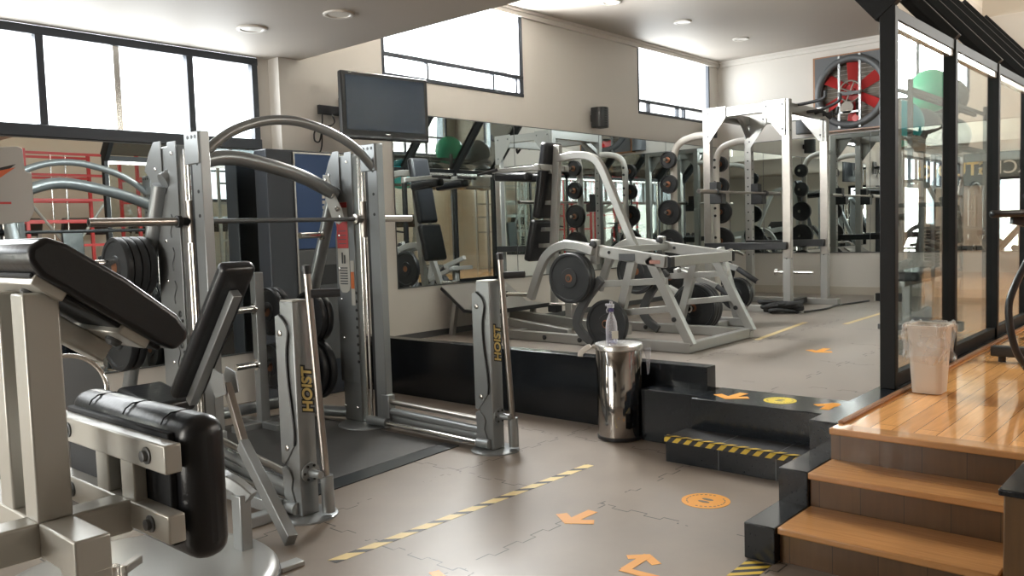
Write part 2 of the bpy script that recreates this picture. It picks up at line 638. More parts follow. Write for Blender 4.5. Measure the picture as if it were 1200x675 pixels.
def text_mesh(txt, size, origin, eu, ev, depth, name, material, parent, bold=0.0, scale_x=1.0, shear=0.0):
    cu = bpy.data.curves.new(name, 'FONT')
    cu.body = txt
    cu.size = size
    cu.extrude = depth
    cu.offset = bold
    cu.shear = shear
    cu.align_x = 'CENTER'
    cu.align_y = 'CENTER'
    tmp = bpy.data.objects.new(name + '_tmp', cu)
    COL.objects.link(tmp)
    bpy.context.view_layer.update()
    me = bpy.data.meshes.new_from_object(tmp.evaluated_get(bpy.context.evaluated_depsgraph_get()))
    bpy.data.objects.remove(tmp)
    eu, ev = Vector(eu).normalized(), Vector(ev).normalized()
    nn = eu.cross(ev)
    base = Vector((0, 0, 0))
    if parent is not None:
        q = parent
        while q is not None:
            base += Vector(q.location)
            q = q.parent
    for v in me.vertices:
        p = v.co.copy()
        v.co = Vector(origin) + eu * p.x * scale_x + ev * p.y + nn * p.z - base
    me.materials.clear()
    me.materials.append(material)
    o = bpy.data.objects.new(name, me)
    COL.objects.link(o)
    if parent is not None:
        o.parent = parent
    return o


# ------------------------------------------------------------------ the room
L = 0.33          # raised gym floor
W = 0.44          # wood platform
YB = 6.13         # wall with the mirror
XF = 11.8         # wall with the fan

sbox('floor', M.floor, -3.0, 4.68, -3.2, 6.28, -0.12, 0.0)
sbox('floor', M.gymfloor, 4.80, 11.8, 1.53, YB, 0.0, L)
sbox('floor', M.woodx, 3.735, 15.5, -3.2, 1.398, 0.0, W - 0.004)
sbox('ceiling', M.ceil, -3.0, 4.31, -3.2, 6.28, 2.86, 3.0)
sbox('ceiling', M.ceil, 4.31, 11.95, 2.58, 6.4, 3.78, 3.92)
sbox('ceiling', M.ceil, 4.31, 15.7, -3.4, 2.7, 5.5, 5.6)

w = MB()
w.box(4.1, 12.0, YB, 6.42, 0, 2.85)
for a, b in ((4.1, 5.22), (7.25, 9.59), (11.55, 12.0)):
    w.box(a, b, YB, 6.42, 2.85, 3.78)
struct(w.build('wall_back', M.wall))
w = MB()
w.box(-3.0, 4.1, 6.28, 6.42, 0, 2.13)
w.box(3.99, 4.1, 6.28, 6.42, 2.13, 2.86)
struct(w.build('wall_left', M.wall))
sbox('wall_far', M.wall, XF, 12.0, 1.42, YB, 0.0, 3.78)
w = MB()
w.box(-3.0, 8.4, -3.34, -3.2, 0, 3.3).box(12.0, 15.7, -3.34, -3.2, 0, 3.3).box(8.4, 12.0, -3.34, -3.2, 0, 2.15)
w.box(-3.0, 15.7, -3.34, -3.2, 4.6, 5.5)
for a, b in ((-3.0, 4.3), (8.0, 8.4), (12.0, 12.4), (15.2, 15.7)):
    w.box(a, b, -3.34, -3.2, 3.3, 4.6)
struct(w.build('wall_right', M.wall2))
w = MB()
w.box(15.5, 15.64, -3.2, 1.6, 0, 3.4)
w.box(15.5, 15.64, -3.2, 1.6, 4.6, 5.5)
w.box(15.5, 15.64, -3.2, -2.2, 3.4, 4.6)
w.box(15.5, 15.64, -0.6, 1.6, 3.4, 4.6)
struct(w.build('wall_east', M.wall2))
sbox('wall_north', M.wall2, 12.0, 15.5, 1.47, 1.6, 0, 5.5)
w = MB()
w.box(-3.14, -3.0, -3.2, 2.8, 0, 2.86)
w.box(-3.14, -3.0, 5.6, 6.42, 0, 2.86)
w.box(-3.14, -3.0, 2.8, 5.6, 2.4, 2.86)
struct(w.build('wall_west', M.wall2))
w = MB()
w.box(4.31, 4.45, -3.2, 2.58, 3.0, 5.5)
w.box(4.31, 12.0, 2.58, 2.70, 3.92, 5.5)
w.box(11.9, 12.0, 1.6, 2.58, 3.78, 5.5)
w.box(4.17, 4.31, 2.6, YB, 3.0, 3.78)
struct(w.build('wall_upper', M.wall2))

# small cornice steps where the gym walls meet the ceiling
struct(MB().box(4.31, XF, YB - 0.035, YB, 3.70, 3.78).box(4.31, XF, YB - 0.06, YB, 3.75, 3.78).build('trim_1', M.wall))
struct(MB().box(XF - 0.035, XF, 2.6, YB - 0.06, 3.70, 3.78).box(XF - 0.06, XF, 2.6, YB - 0.06, 3.75, 3.78).build('trim_2', M.wall))
struct(MB().box(XF - 0.018, XF, 1.55, YB - 0.02, L, L + 0.11).build('baseboard_far', M.wall2))
struct(MB().box(4.80, XF - 0.02, YB - 0.012, YB, L, L + 0.06).build('baseboard_back', M.dgrey))

# --- windows
def window(name, bars, panes):
    o = bars.build(name, M.frame, None, 0.004, 1)
    o['kind'] = 'structure'
    for p in panes:
        g = MB().box(*p)
        me = g.build('pane', M.glass, None)
        me.parent = o
        me.location = Vector(me.location) - Vector(o.location)
    return o


b = MB()
b.box(-2.98, 3.99, 6.26, 6.33, 2.795, 2.855)
b.box(-2.98, 3.99, 6.25, 6.34, 2.10, 2.185)
xs = [3.96, 3.39, 2.30, 1.74, 1.20, 0.65, 0.10, -0.45, -1.0, -1.6, -2.2, -2.95]
for x in xs:
    b.box(x - 0.026, x + 0.026, 6.262, 6.328, 2.18, 2.80)
wn = window('window_1', b, [(xs[i + 1] + 0.026, xs[i] - 0.026, 6.293, 6.297, 2.185, 2.795) for i in range(len(xs) - 1)])
# the bare aluminium meeting stile of the sliding sash
o = MB().box(2.80, 2.845, 6.275, 6.315, 2.185, 2.795).build('sliding_stile', M.alu, None)
o.parent = wn
o.location = Vector(o.location) - Vector(wn.location)

b = MB()
for z0, z1 in ((2.83, 2.87), (3.02, 3.065), (3.745, 3.78)):
    b.box(5.22, 7.25, YB - 0.01, YB + 0.06, z0, z1)
for x, z0, z1 in ((5.24, 2.87, 3.745), (7.20, 2.87, 3.745), (7.235, 2.87, 3.745), (5.80, 2.87, 3.02), (6.76, 2.87, 3.02), (7.13, 2.87, 3.02)):
    b.box(x - 0.014, x + 0.014, YB - 0.008, YB + 0.05, z0, z1)
window('window_2', b, [(5.25, 7.22, YB + 0.02, YB + 0.024, 3.06, 3.75), (5.25, 7.22, YB + 0.02, YB + 0.024, 2.87, 3.02)])
b = MB()
for z0, z1 in ((2.85, 2.885), (3.00, 3.04), (3.745, 3.78)):
    b.box(9.59, 11.55, YB - 0.01, YB + 0.06, z0, z1)
for x, z0, z1 in ((9.60, 2.885, 3.745), (11.52, 2.885, 3.745), (9.86, 2.885, 3.0), (10.62, 2.885, 3.0), (10.80, 2.885, 3.0)):
    b.box(x - 0.014, x + 0.014, YB - 0.008, YB + 0.05, z0, z1)
window('window_3', b, [(9.6, 11.53, YB + 0.02, YB + 0.024, 3.04, 3.75), (9.6, 11.53, YB + 0.02, YB + 0.024, 2.885, 3.0)])
for n, (a, c) in enumerate(((4.3, 8.0), (8.4, 12.0), (12.4, 15.2))):
    b = MB()
    zs = 2.15 if n == 1 else 3.3
    b.box(a, c, -3.26, -3.19, zs - 0.03, zs + 0.03).box(a, c, -3.26, -3.19, 4.57, 4.62).box(a, c, -3.25, -3.2, 3.72, 3.76)
    k = 4
    for i in range(k + 1):
        x = a + (c - a) * i / k
        b.box(x - 0.025, x + 0.025, -3.25, -3.2, zs, 4.6)
    if n == 1:
        b.box(a, c, -3.25, -3.2, 2.72, 2.76).box(a, c, -3.25, -3.2, 3.27, 3.33)
    window('window_%d' % (4 + n), b, [(a, c, -3.232, -3.228, zs, 4.6)])
b = MB()
b.box(15.49, 15.56, -2.2, -0.6, 3.38, 3.43).box(15.49, 15.56, -2.2, -0.6, 4.57, 4.62)
for y in (-2.18, -1.4, -0.62):
    b.box(15.5, 15.55, y - 0.025, y + 0.025, 3.4, 4.6)
window('window_7', b, [(15.53, 15.534, -2.2, -0.6, 3.4, 4.6)])
b = MB()
b.box(-3.08, -3.0, 2.8, 5.6, 2.34, 2.42)
for y in (2.83, 3.75, 4.65, 5.57):
    b.box(-3.07, -3.01, y - 0.035, y + 0.035, 0, 2.36)
d = b.build('added_doorway', M.partition, None)  # made-up glass doorway out of view, opens the west wall for added light
d['kind'] = 'structure'
g = MB().box(-3.05, -3.046, 2.8, 5.6, 0.02, 2.36).build('pane', M.glass, None)
g.parent = d
g.location = Vector(g.location) - Vector(d.location)

# --- wall mirrors, butted sheets with a thin dark edge
def mirror(label, x0, x1, y0, y1, z0, z1, axis, group=None):
    cx, cy = (x0 + x1) / 2, (y0 + y1) / 2
    t = thing('wall_mirror', (cx, cy, z0), label, 'mirror', group)
    MB().box(x0, x1, y0, y1, z0, z1).build('sheet', M.mirror, t)
    e = MB()
    if axis == 'x':
        e.box(x0, x1, y0 - 0.003, y1, z0 - 0.012, z0).box(x0, x1, y0 - 0.003, y1, z1, z1 + 0.008)
        e.box(x0 - 0.004, x0, y0 - 0.003, y1, z0 - 0.012, z1 + 0.008)
    else:
        e.box(x0 - 0.003, x1, y0, y1, z0 - 0.012, z0).box(x0 - 0.003, x1, y0, y1, z1, z1 + 0.008)
        e.box(x0 - 0.003, x1, y1, y1 + 0.004, z0 - 0.012, z1 + 0.008)
    e.build('edge_strip', M.dgrey, t)
    return t


mx = [5.31, 7.06, 8.66, 10.25, 11.74]
names = ['wall mirror on the back wall right of the television, reflecting the exercise balls',
         'wall mirror on the back wall behind the squat machine, under the black speaker',
         'wall mirror on the back wall behind the plate posts of the rack',
         'wall mirror on the back wall nearest the far corner, under the corner window']
for i in range(4):
    mirror(names[i], mx[i], mx[i + 1] - 0.006, YB - 0.008, YB - 0.001, 0.845, 2.505, 'x', 'mirror sheets along the back wall')
fy = [1.75, 3.9, 5.95]
mirror('wall mirror on the far wall beside the dark post, below the big fan', XF - 0.008, XF - 0.001, fy[0], fy[1] - 0.006, 0.92, 2.53, 'y', 'mirror sheets on the far wall')
mirror('wall mirror on the far wall next to the corner, behind the power rack', XF - 0.008, XF - 0.001, fy[1], fy[2], 0.92, 2.53, 'y', 'mirror sheets on the far wall')
mirror('wide wall mirror under the long row of left windows', -2.2, 3.98, 6.264, 6.274, 0.42, 2.09, 'x')

# --- black stone curb, ledge and steps
sbox('trim_3', M.granite, 4.675, 4.79, 2.53, YB, 0.0, 0.474, bevel=0.004)
t = thing('black_steps', (4.45, 2.0, 0), 'black stone-tiled steps with a striped hazard strip, up to the raised gym floor', 'steps')
MB().box(4.405, 4.80, 1.535, 2.49, 0, 0.333).build('landing', M.granite, t, 0.004)
MB().box(4.50, 4.675, 2.49, 2.90, 0, 0.331).build('side_ledge', M.granite, t, 0.004)
tread = mat('black_carpet_tread', (0.022, 0.023, 0.026), 0.8, bump=0.8, bscale=160)
MB().box(4.165, 4.405, 1.535, 2.525, 0, 0.142).build('riser', M.granite, t, 0.003)
MB().box(4.165, 4.405, 1.535, 2.525, 0.142, 0.147).build('tread', tread, t)
MB().box(4.158, 4.20, 1.535, 2.53, 0.147, 0.150).box(4.158, 4.163, 1.535, 2.53, 0.118, 0.150).build('hazard_strip', M.hazard2, t)
m = MB()
for y in (1.86, 2.19):
    m.box(4.17, 4.40, y - 0.002, y + 0.002, 0.147, 0.1478)
    m.box(4.1635, 4.165, y - 0.002, y + 0.002, 0.0, 0.14)
m.build('tile_joint', M.dgrey, t)

t = thing('stair_string', (3.8, 1.465, 0), 'stepped black stone border beside the wooden steps, carrying the glass partition', 'stair border')
MB().box(3.12, 3.455, 1.402, 1.532, 0, 0.148).build('low_block', M.granite, t, 0.004)
MB().box(3.455, 3.795, 1.402, 1.532, 0, 0.295).build('middle_block', M.granite, t, 0.004)
MB().box(3.795, 11.8, 1.402, 1.532, 0, W).build('long_sill', M.granite, t, 0.004)

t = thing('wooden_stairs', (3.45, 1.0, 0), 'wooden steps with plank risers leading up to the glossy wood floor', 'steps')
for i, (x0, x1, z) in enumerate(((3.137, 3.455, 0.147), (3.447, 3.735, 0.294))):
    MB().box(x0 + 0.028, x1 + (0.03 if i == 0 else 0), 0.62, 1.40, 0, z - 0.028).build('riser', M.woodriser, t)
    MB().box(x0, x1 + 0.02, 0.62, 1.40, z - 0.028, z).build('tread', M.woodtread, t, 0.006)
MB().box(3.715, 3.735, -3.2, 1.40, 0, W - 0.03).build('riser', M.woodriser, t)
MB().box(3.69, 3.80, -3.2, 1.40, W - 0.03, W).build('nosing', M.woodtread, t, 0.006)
struct(MB().box(3.80, 11.8, 1.372, 1.402, W - 0.004, W + 0.012).build('trim_4', M.woodtrim, None, 0.006))
t = thing('stair_side_panel', (3.4, 0.59, 0), 'low dark wood side panel at the right end of the wooden steps', 'panel')
MB().box(3.10, 3.685, 0.50, 0.60, 0, 0.44).build('board', M.woodriser, t, 0.004)
MB().box(3.08, 3.685, 0.49, 0.612, 0.44, 0.462).build('cap', M.granite, t, 0.004)

# --- glass partition
t = thing('glass_partition', (8.3, 1.47, W), 'black-framed glass partition on the stone sill, its upper panels leaning over the gym', 'partition')
PX = [4.745, 5.95, 7.15, 8.345, 9.56, 10.75, 11.77]
ZB = 2.455
lean = Vector((0, 2.58 - 1.47, 3.78 - ZB))
for x in PX:
    m = MB()
    m.box(x - 0.027, x + 0.027, 1.43, 1.51, W, ZB + 0.02)
    m.beam([(x, 1.47, ZB), (x, 1.47 + lean.y - 0.02, ZB + lean.z - 0.024)], 0.06, 0.15)
    m.build('post', M.partition, t, 0.003, 1)
for a, c in zip(PX[:-1], PX[1:]):
    MB().box(a + 0.027, c - 0.027, 1.445, 1.495, W, W + 0.075).build('bottom_rail', M.partition, t, 0.003, 1)
    MB().box(a + 0.027, c - 0.027, 1.44, 1.50, ZB - 0.045, ZB + 0.02).build('top_rail', M.partition, t, 0.003, 1)
    MB().box(a + 0.027, c - 0.027, 1.448, 1.492, ZB - 0.085, ZB - 0.045).build('glazing_bead', M.alu, t)
    MB().box(a + 0.027, a + 0.036, 1.448, 1.492, W + 0.075, ZB - 0.085).build('side_bead', M.alu, t)
    MB().box(a + 0.027, c - 0.027, 1.468, 1.472, W + 0.07, ZB - 0.05).build('pane', M.pane, t)
    m = MB()
    y0, z0 = 1.47, ZB + 0.03
    m.prism([(0, 0), (c - a - 0.06, 0), (c - a - 0.06, lean.length - 0.12), (0, lean.length - 0.12)], (a + 0.03, y0, z0), (1, 0, 0), lean, 0.004)
    m.build('leaning_pane', M.tint, t)
MB().beam([(PX[0], 2.54, 3.73), (PX[-1], 2.54, 3.73)], 0.06, 0.06, (0, 1, 0)).build('ceiling_rail', M.partition, t)

# --- recessed downlights
def downlight(x, y, z, label, grp):
    t = thing('recessed_downlight', (x, y, z - 0.012), label, 'ceiling light', grp)
    MB().lathe((x, y, z), (0, 0, -1), [(0.075, 0.0), (0.105, 0.0), (0.105, 0.010), (0.095, 0.014), (0.078, 0.010), (0.075, 0.004)], 32).build('trim_ring', M.white, t)
    MB().lathe((x, y, z), (0, 0, -1), [(0.074, 0.0), (0.074, 0.006), (0.0, 0.008)], 32).build('lens', M.lamp, t)


for x, y, z, lab in ((3.628, 4.683, 2.86, 'round ceiling downlight in the low ceiling, nearer the edge'),
                     (3.414, 5.41, 2.86, 'round ceiling downlight in the low ceiling, nearer the left windows'),
                     (9.095, 5.17, 3.78, 'round ceiling downlight in the high ceiling, in front of the corner window'),
                     (10.514, 5.12, 3.78, 'round ceiling downlight in the high ceiling, nearest the far wall'),
                     (7.704, 5.243, 3.78, 'round ceiling downlight in the high ceiling, at the top edge of the view')):
    downlight(x, y, z, lab, 'recessed downlights')


# ------------------------------------------------------------------ weight plates
def plate(c, axis, r, th, label, group=None, face=1, detail=True):
    """cast weight plate; axis points out of its face"""
    c = Vector(c)
    a = Vector(axis).normalized()
    t = thing('weight_plate', c, label, 'weight plate', group)
    h = th / 2
    prof = [(0.028, -h), (r * 0.88, -h * 0.7), (r * 0.97, -h), (r, -h * 0.6), (r, h * 0.6), (r * 0.97, h), (r * 0.87, h), (r * 0.84, h * 0.55),
            (r * 0.40, h * 0.5), (r * 0.37, h * 0.85), (0.028, h * 0.85)]
    MB().lathe(c, a, prof, 48).build('disc', M.iron, t)
    if detail:
        MB().lathe(c, a, [(0.027, -h * 0.9), (0.036, -h * 0.9), (0.036, h * 0.95), (0.027, h * 0.95)], 24).build('hub_sleeve', M.bronze, t)
    return t


def horn(m, p0, p1, r=0.024):
    m.cyl(p0, p1, r)
    d = (Vector(p1) - Vector(p0)).normalized()
    m.lathe(Vector(p0), d, [(r * 1.7, 0), (r * 1.7, 0.012)], 20)


def bolts(m, pts, axis, r=0.011, h=0.008):
    for p in pts:
        m.lathe(p, axis, [(r, -0.002), (r, h * 0.6), (r * 0.6, h)], 10)


# ------------------------------------------------------------------ the smith machine
S = thing('smith_machine', (3.15, 4.4, 0), 'silver-grey smith machine with curved top tubes, guided bar and low front posts', 'smith machine')
YR = 4.72          # guide rods


def wavy(y0, y1, z0, z1, amp, n=9):
    """outline of the ornamental side plate: one straight edge, one wavy edge"""
    poly = [(y0, z0), (y0, z1)]
    for i in range(n + 1):
        k = i / n
        poly.append((y1 + amp * math.sin(k * 11.0) * (0.5 + 0.5 * k), z1 - (z1 - z0) * k))
    return poly


for sx, X in ((-1, 2.51), (1, 3.80)):
    # rear ornamental column
    MB().box(X - 0.03, X + 0.03, 4.80, 5.0 if sx > 0 else 5.06, 0.012, 1.93).build('rear_column', M.smith, S, 0.008)
    m = MB()
    wy = 1.0 if sx > 0 else 1.32
    m.prism([(4.79 + (a_ - 4.79) * wy, b_) for a_, b_ in [(4.79, 0.3), (5.01, 0.3), (5.01, 1.35), (4.985, 1.42), (5.03, 1.50), (5.01, 1.58), (5.05, 1.63), (5.045, 1.74), (5.10, 1.80), (5.05, 1.90), (5.0, 1.965), (4.93, 1.965), (4.93, 1.70), (4.90, 1.64), (4.87, 1.70), (4.87, 1.95), (4.79, 1.95)]],
            (X - 0.034, 0, 0), (0, 1, 0), (0, 0, 1), -0.006)
    m.build('side_plate', M.smith, S, 0.002, 1)
    m = MB()
    for k in range(6):      # scalloped inlay line down the plate
        z = 1.52 - k * 0.2
        m.tube(smooth_path([(X - 0.041, 4.885, z), (X - 0.041, 4.87, z - 0.04), (X - 0.041, 4.90, z - 0.10), (X - 0.041, 4.895, z - 0.14)], 4), 0.004, 6)
    if sx < 0:
        m.build('inlay_line', M.black, S)
    m = MB()
    for k in range(7):      # adjustment holes with dark knobs
        z = 0.92 - k * 0.095
        m.lathe((X - 0.030, 4.845, z), (-1, 0, 0), [(0.02, 0), (0.02, 0.013), (0.012, 0.016)], 14)
        m.lathe((X - 0.030, 4.82, z - 0.04), (-1, 0, 0), [(0.011, 0), (0.011, 0.013)], 10)
    if sx < 0:
        m.build('lockout_hole', M.black, S)
    m = MB()
    bolts(m, [(X - 0.04, 4.96, 1.36), (X - 0.04, 4.97, 1.12), (X - 0.04, 4.96, 0.9), (X - 0.04, 4.95, 0.62), (X - 0.04, 4.97, 0.12), (X - 0.04, 4.83, 0.12), (X - 0.04, 4.84, 1.88), (X - 0.04, 5.05, 1.8)], (-1, 0, 0))
    m.build('bolt', M.chrome, S)
    # front thin column
    m = MB()
    m.box(X - 0.025, X + 0.035, 4.53, 4.635, 0.06, 1.985)
    m.build('front_column', M.smith, S, 0.004, 1)
    MB().box(X - 0.02, X + 0.02, 4.636, 4.664, 0.06, 1.93).build('slot_liner', M.black, S)
    MB().box(X - 0.033, X + 0.025, 4.54, 4.70, 1.80, 1.985).build('top_bracket', M.smith, S, 0.004, 1)
    m = MB()
    for y, z in ((4.57, 1.955), (4.61, 1.955), (4.655, 1.955), (4.575, 1.80), (4.575, 1.64), (4.575, 1.5)):
        m.lathe((X - 0.024 if z < 1.81 else X - 0.032, y, z), (-1, 0, 0), [(0.011, -0.004), (0.011, 0.003)], 12)
    m.build('bolt_hole', M.black, S)
    m = MB()
    m.cyl((X, YR, 0.05), (X, YR, 1.9), 0.0125)
    m.cyl((X + 0.0, YR + 0.045, 0.05), (X, YR + 0.045, 1.9), 0.009)
    m.build('guide_rod', M.chrome, S)
    m = MB()
    m.lathe((X, 4.76, 0), (0, 0, 1), [(0.22, 0.0), (0.22, 0.008), (0.215, 0.012), (0.05, 0.014)], 40)
    m.build('foot_plate', M.smith, S)
    MB().cyl((X, YR, 1.345), (X, YR, 1.595), 0.031).build('carriage', M.steel, S)
    m = MB()                # hook collar on the bar
    m.lathe((X - 0.10 if sx < 0 else X - 0.09, YR, 1.472), (1, 0, 0), [(0.022, 0), (0.036, 0.005), (0.036, 0.03), (0.025, 0.04), (0.025, 0.11)], 20)
    m.build('bar_collar', M.black if sx < 0 else M.steel, S)
    # rear leg, rear base, storage horns
    xl = X - 0.06
    MB().tube([(xl, 4.97, 1.70), (xl, 5.22, 1.10), (xl - 0.02, 5.47, 0.50), (xl - 0.02, 5.64, 0.03)], 0.045, 18, 5).build('rear_leg', M.smith, S)
    if sx > 0:
        m = MB()
        m.prism([(4.86, 1.44), (4.80, 1.47), (4.83, 1.56), (4.90, 1.66), (4.96, 1.79), (5.02, 1.80), (5.03, 1.70), (4.98, 1.58), (4.93, 1.47)], (xl - 0.05, 0, 0), (0, 1, 0), (0, 0, 1), -0.008)
        m.build('leg_bracket', M.pale, S, 0.002, 1)
        m = MB()
        bolts(m, [(xl - 0.057, 4.84, 1.49), (xl - 0.057, 4.99, 1.76)], (-1, 0, 0), 0.012)
        bolts(m, [(xl - 0.057, 4.86, 1.55), (xl - 0.057, 4.91, 1.65)], (-1, 0, 0), 0.02, 0.02)
        m.build('bracket_bolt', M.chrome, S)
    m = MB()
    for y, z, dx in ((5.10, 1.37, -0.22), (5.14, 1.24, -0.34), (5.34 if sx < 0 else 5.17, 0.80, -0.28), (5.16, 0.42, -0.28)):
        if sx > 0 and z == 1.24:
            continue
        if sx < 0 and z == 1.37:
            dx = 0.3
        if sx < 0 and z == 0.42:
            continue
        horn(m, (xl + (0.03 if dx > 0 else -0.03), y, z), (xl + dx, y, z), 0.022)
    m.build('storage_horn', M.chrome, S)
    if sx > 0:
        MB().box(xl - 0.03, xl + 0.03, 5.13, 5.36, 0.77, 0.83).box(xl - 0.03, xl + 0.03, 5.12, 5.50, 0.39, 0.45).build('horn_bracket', M.smith, S, 0.005)
    MB().tube([(xl, 5.64, 0.05), (xl, 5.2, 0.06), (X, 5.0, 0.06)], 0.04, 16, 5).build('rear_base', M.smith, S)
MB().tube([(2.43, 5.5, 0.12), (3.72, 5.5, 0.12)], 0.042, 18).build('rear_cross_tube', M.smith, S)
MB().tube([(2.53, 4.585, 1.86), (2.69, 4.57, 1.985), (2.87, 4.56, 2.06), (3.05, 4.555, 2.09), (3.24, 4.555, 2.08), (3.47, 4.56, 2.02), (3.64, 4.57, 1.94), (3.79, 4.585, 1.82)], 0.03, 18, 4).build('top_arch', M.smith, S)
MB().tube([(2.45, 4.93, 1.72), (2.66, 4.92, 1.83), (2.89, 4.92, 1.88), (3.2, 4.92, 1.835), (3.46, 4.92, 1.765), (3.72, 4.94, 1.66)], 0.048, 20, 5).build('rear_arch', M.smith, S)
m = MB()
m.cyl((1.92, YR, 1.472), (4.24, YR, 1.472), 0.0145, n=24)
m.build('bar', M.dgrey, S)
m = MB()
m.cyl((1.92, YR, 1.472), (2.41, YR, 1.472), 0.024, n=24)
m.cyl((3.86, YR, 1.472), (4.24, YR, 1.472), 0.024, n=24)
m.build('bar_sleeve', M.steel, S)

# low front posts
for X, Y, lab in ((2.345, 3.47, 'left'), (3.785, 3.535, 'right')):
    MB().box(X - 0.05, X + 0.05, Y - 0.055, Y + 0.055, 0.012, 1.055).build('front_post', M.smith, S, 0.006)
    MB().box(X - 0.046, X + 0.046, Y - 0.051, Y + 0.051, 1.053, 1.06).build('post_cap', M.pale, S)
    # scalloped cover plate on the left face
    poly = [(0.085, 0.26), (0.085, 0.98), (0.05, 0.99), (0.0, 0.95), (-0.015, 0.90), (0.005, 0.80), (0.0, 0.66), (-0.02, 0.52), (-0.03, 0.42), (-0.025, 0.36), (0.03, 0.29), (0.06, 0.255)]
    m = MB()
    m.prism([(a, b) for a, b in poly], (X - 0.052, Y, 0), (0, 1, 0), (0, 0, 1), -0.007)
    m.build('cover_plate', M.smith, S, 0.002, 1)
    m = MB()
    ed = [(X - 0.060, Y + a - 0.004, b) for a, b in poly[2:10]]
    m.tube(ed, 0.005, 6, 4)
    m.build('cover_edge', M.black, S)
    m = MB()
    bolts(m, [(X - 0.059, Y + 0.045, 0.90), (X - 0.059, Y + 0.03, 0.34)], (-1, 0, 0), 0.015)
    m.build('cover_bolt', M.steel, S)
    text_mesh('HOIST', 0.076, (X + 0.016, Y - 0.0555, 0.62 if X < 3 else 0.665), (0, 0, 1), (-1, 0, 0), 0.001, 'lettering_outline', M.black, S, 0.010, 1.0, 0.22)
    text_mesh('HOIST', 0.076, (X + 0.012, Y - 0.0572, 0.62 if X < 3 else 0.665), (0, 0, 1), (-1, 0, 0), 0.001, 'lettering', M.gold, S, 0.0025, 1.0, 0.22)
    # lever tube in front of the post, with its pivot and grip
    xr = X + 0.03
    MB().tube([(xr + 0.015, Y - 0.135, 0.12), (xr - 0.02, Y - 0.10, 1.20)], 0.0185, 16).build('lever_rod', M.steel, S)
    MB().cyl((xr + 0.015, Y - 0.137, 0.03), (xr + 0.014, Y - 0.134, 0.21), 0.031).build('lever_socket', M.smith, S)
    MB().cyl((xr - 0.02, Y - 0.10, 1.185), (xr - 0.0205, Y - 0.099, 1.225), 0.023).build('lever_cap', M.black, S)
    MB().cyl((xr - 0.012, Y - 0.115, 1.09), (xr + 0.10, Y - 0.19, 1.09), 0.021).build('lever_grip', M.rubber, S)
    m = MB()
    m.lathe((X + 0.005, Y - 0.054, 0.22), (0, -1, 0), [(0.05, 0), (0.05, 0.010), (0.022, 0.012), (0.018, 0.09)], 28)
    m.build('pivot_flange', M.smith, S)
    m = MB()
    for k in range(6):
        a = k * math.pi / 3
        bolts(m, [(X + 0.005 + 0.037 * math.cos(a), Y - 0.064, 0.22 + 0.037 * math.sin(a))], (0, -1, 0), 0.007)
    m.build('flange_bolt', M.black, S)
    MB().lathe((X, Y - 0.02, 0), (0, 0, 1), [(0.15, 0.0), (0.15, 0.008), (0.14, 0.012), (0.05, 0.013)], 40).build('front_foot', M.smith, S)
    # lower wavy gusset
    m = MB()
    m.prism([(0.07, 0.02), (0.085, 0.235), (0.055, 0.248), (0.02, 0.225), (0.0, 0.19), (0.015, 0.14), (-0.005, 0.09), (-0.02, 0.02)], (X - 0.052, Y, 0), (0, 1, 0), (0, 0, 1), -0.007)
    m.build('lower_gusset', M.smith, S, 0.002, 1)
    # rails to the main frame
    Xm = 2.51 if X < 3 else 3.80
    MB().tube([(X, Y + 0.05, 0.175), (Xm, 4.55, 0.19)], 0.019, 14).build('upper_rail', M.steel, S)
    MB().tube([(X - 0.01, Y + 0.05, 0.115), (Xm, 4.55, 0.125)], 0.024, 14).build('middle_rail', M.smith, S)
    MB().beam([(X + 0.02, Y + 0.05, 0.07), (Xm + 0.02, 4.62, 0.07)], 0.05, 0.05, (1, 0, 0)).build('base_rail', M.smith, S, 0.005)
    MB().tube([(X - 0.06, Y - 0.02, 0.045), (Xm - 0.05, 4.58, 0.05)], 0.02, 14).build('chrome_rail', M.chrome, S)
    m = MB()
    m.cyl((X - 0.06, Y - 0.03, 0.05), (X - 0.06, Y + 0.07, 0.05), 0.03)
    m.cyl((Xm - 0.05, 4.50, 0.05), (Xm - 0.05, 4.70, 0.05), 0.032)
    m.build('rail_socket', M.smith, S)
    MB().box(Xm - 0.03, Xm + 0.03, 4.5, 4.58, 0.06, 0.24).build('column_shoe', M.smith, S, 0.006)

# warning placards on the right column
m = MB()
m.prism([(4.97, 0.97), (4.985, 1.02), (4.985, 1.60), (4.855, 1.60), (4.855, 1.0), (4.87, 0.965), (4.90, 0.95), (4.95, 0.95)], (3.762, 0, 0), (0, 1, 0), (0, 0, 1), -0.004)
PL = m.build('warning_placard', M.paper, S)
m = MB()
m.box(3.7555, 3.758, 4.858, 4.982, 1.56, 1.598).box(3.7555, 3.758, 4.858, 4.982, 1.27, 1.46)
m.build('red_panel', M.redlabel, PL)
m = MB()
for k in range(7):
    m.box(3.7555, 3.7578, 4.88, 4.965, 1.01 + k * 0.019, 1.018 + k * 0.019)
m.box(3.7555, 3.7578, 4.925, 4.94, 1.16, 1.24).box(3.7555, 3.7578, 4.90, 4.915, 1.16, 1.22)
for k in range(4):
    m.box(3.754, 3.7556, 4.88, 4.965, 1.30 + k * 0.03, 1.306 + k * 0.03)
m.build('text_print', M.dgrey, PL)
m = MB()
m.box(3.757, 3.7605, 4.805, 4.845, 0.86, 1.18)
ST = m.build('sticker_strip', M.paper, S)
MB().box(3.755, 3.7572, 4.807, 4.843, 0.98, 1.10).build('orange_panel', M.orangelabel, ST)
m = MB()
for k in range(9):
    m.lathe((3.7635, 4.80, 0.95 - k * 0.062), (-1, 0, 0), [(0.012, 0), (0.012, 0.004)], 10)
m.build('scale_mark', M.black, S)

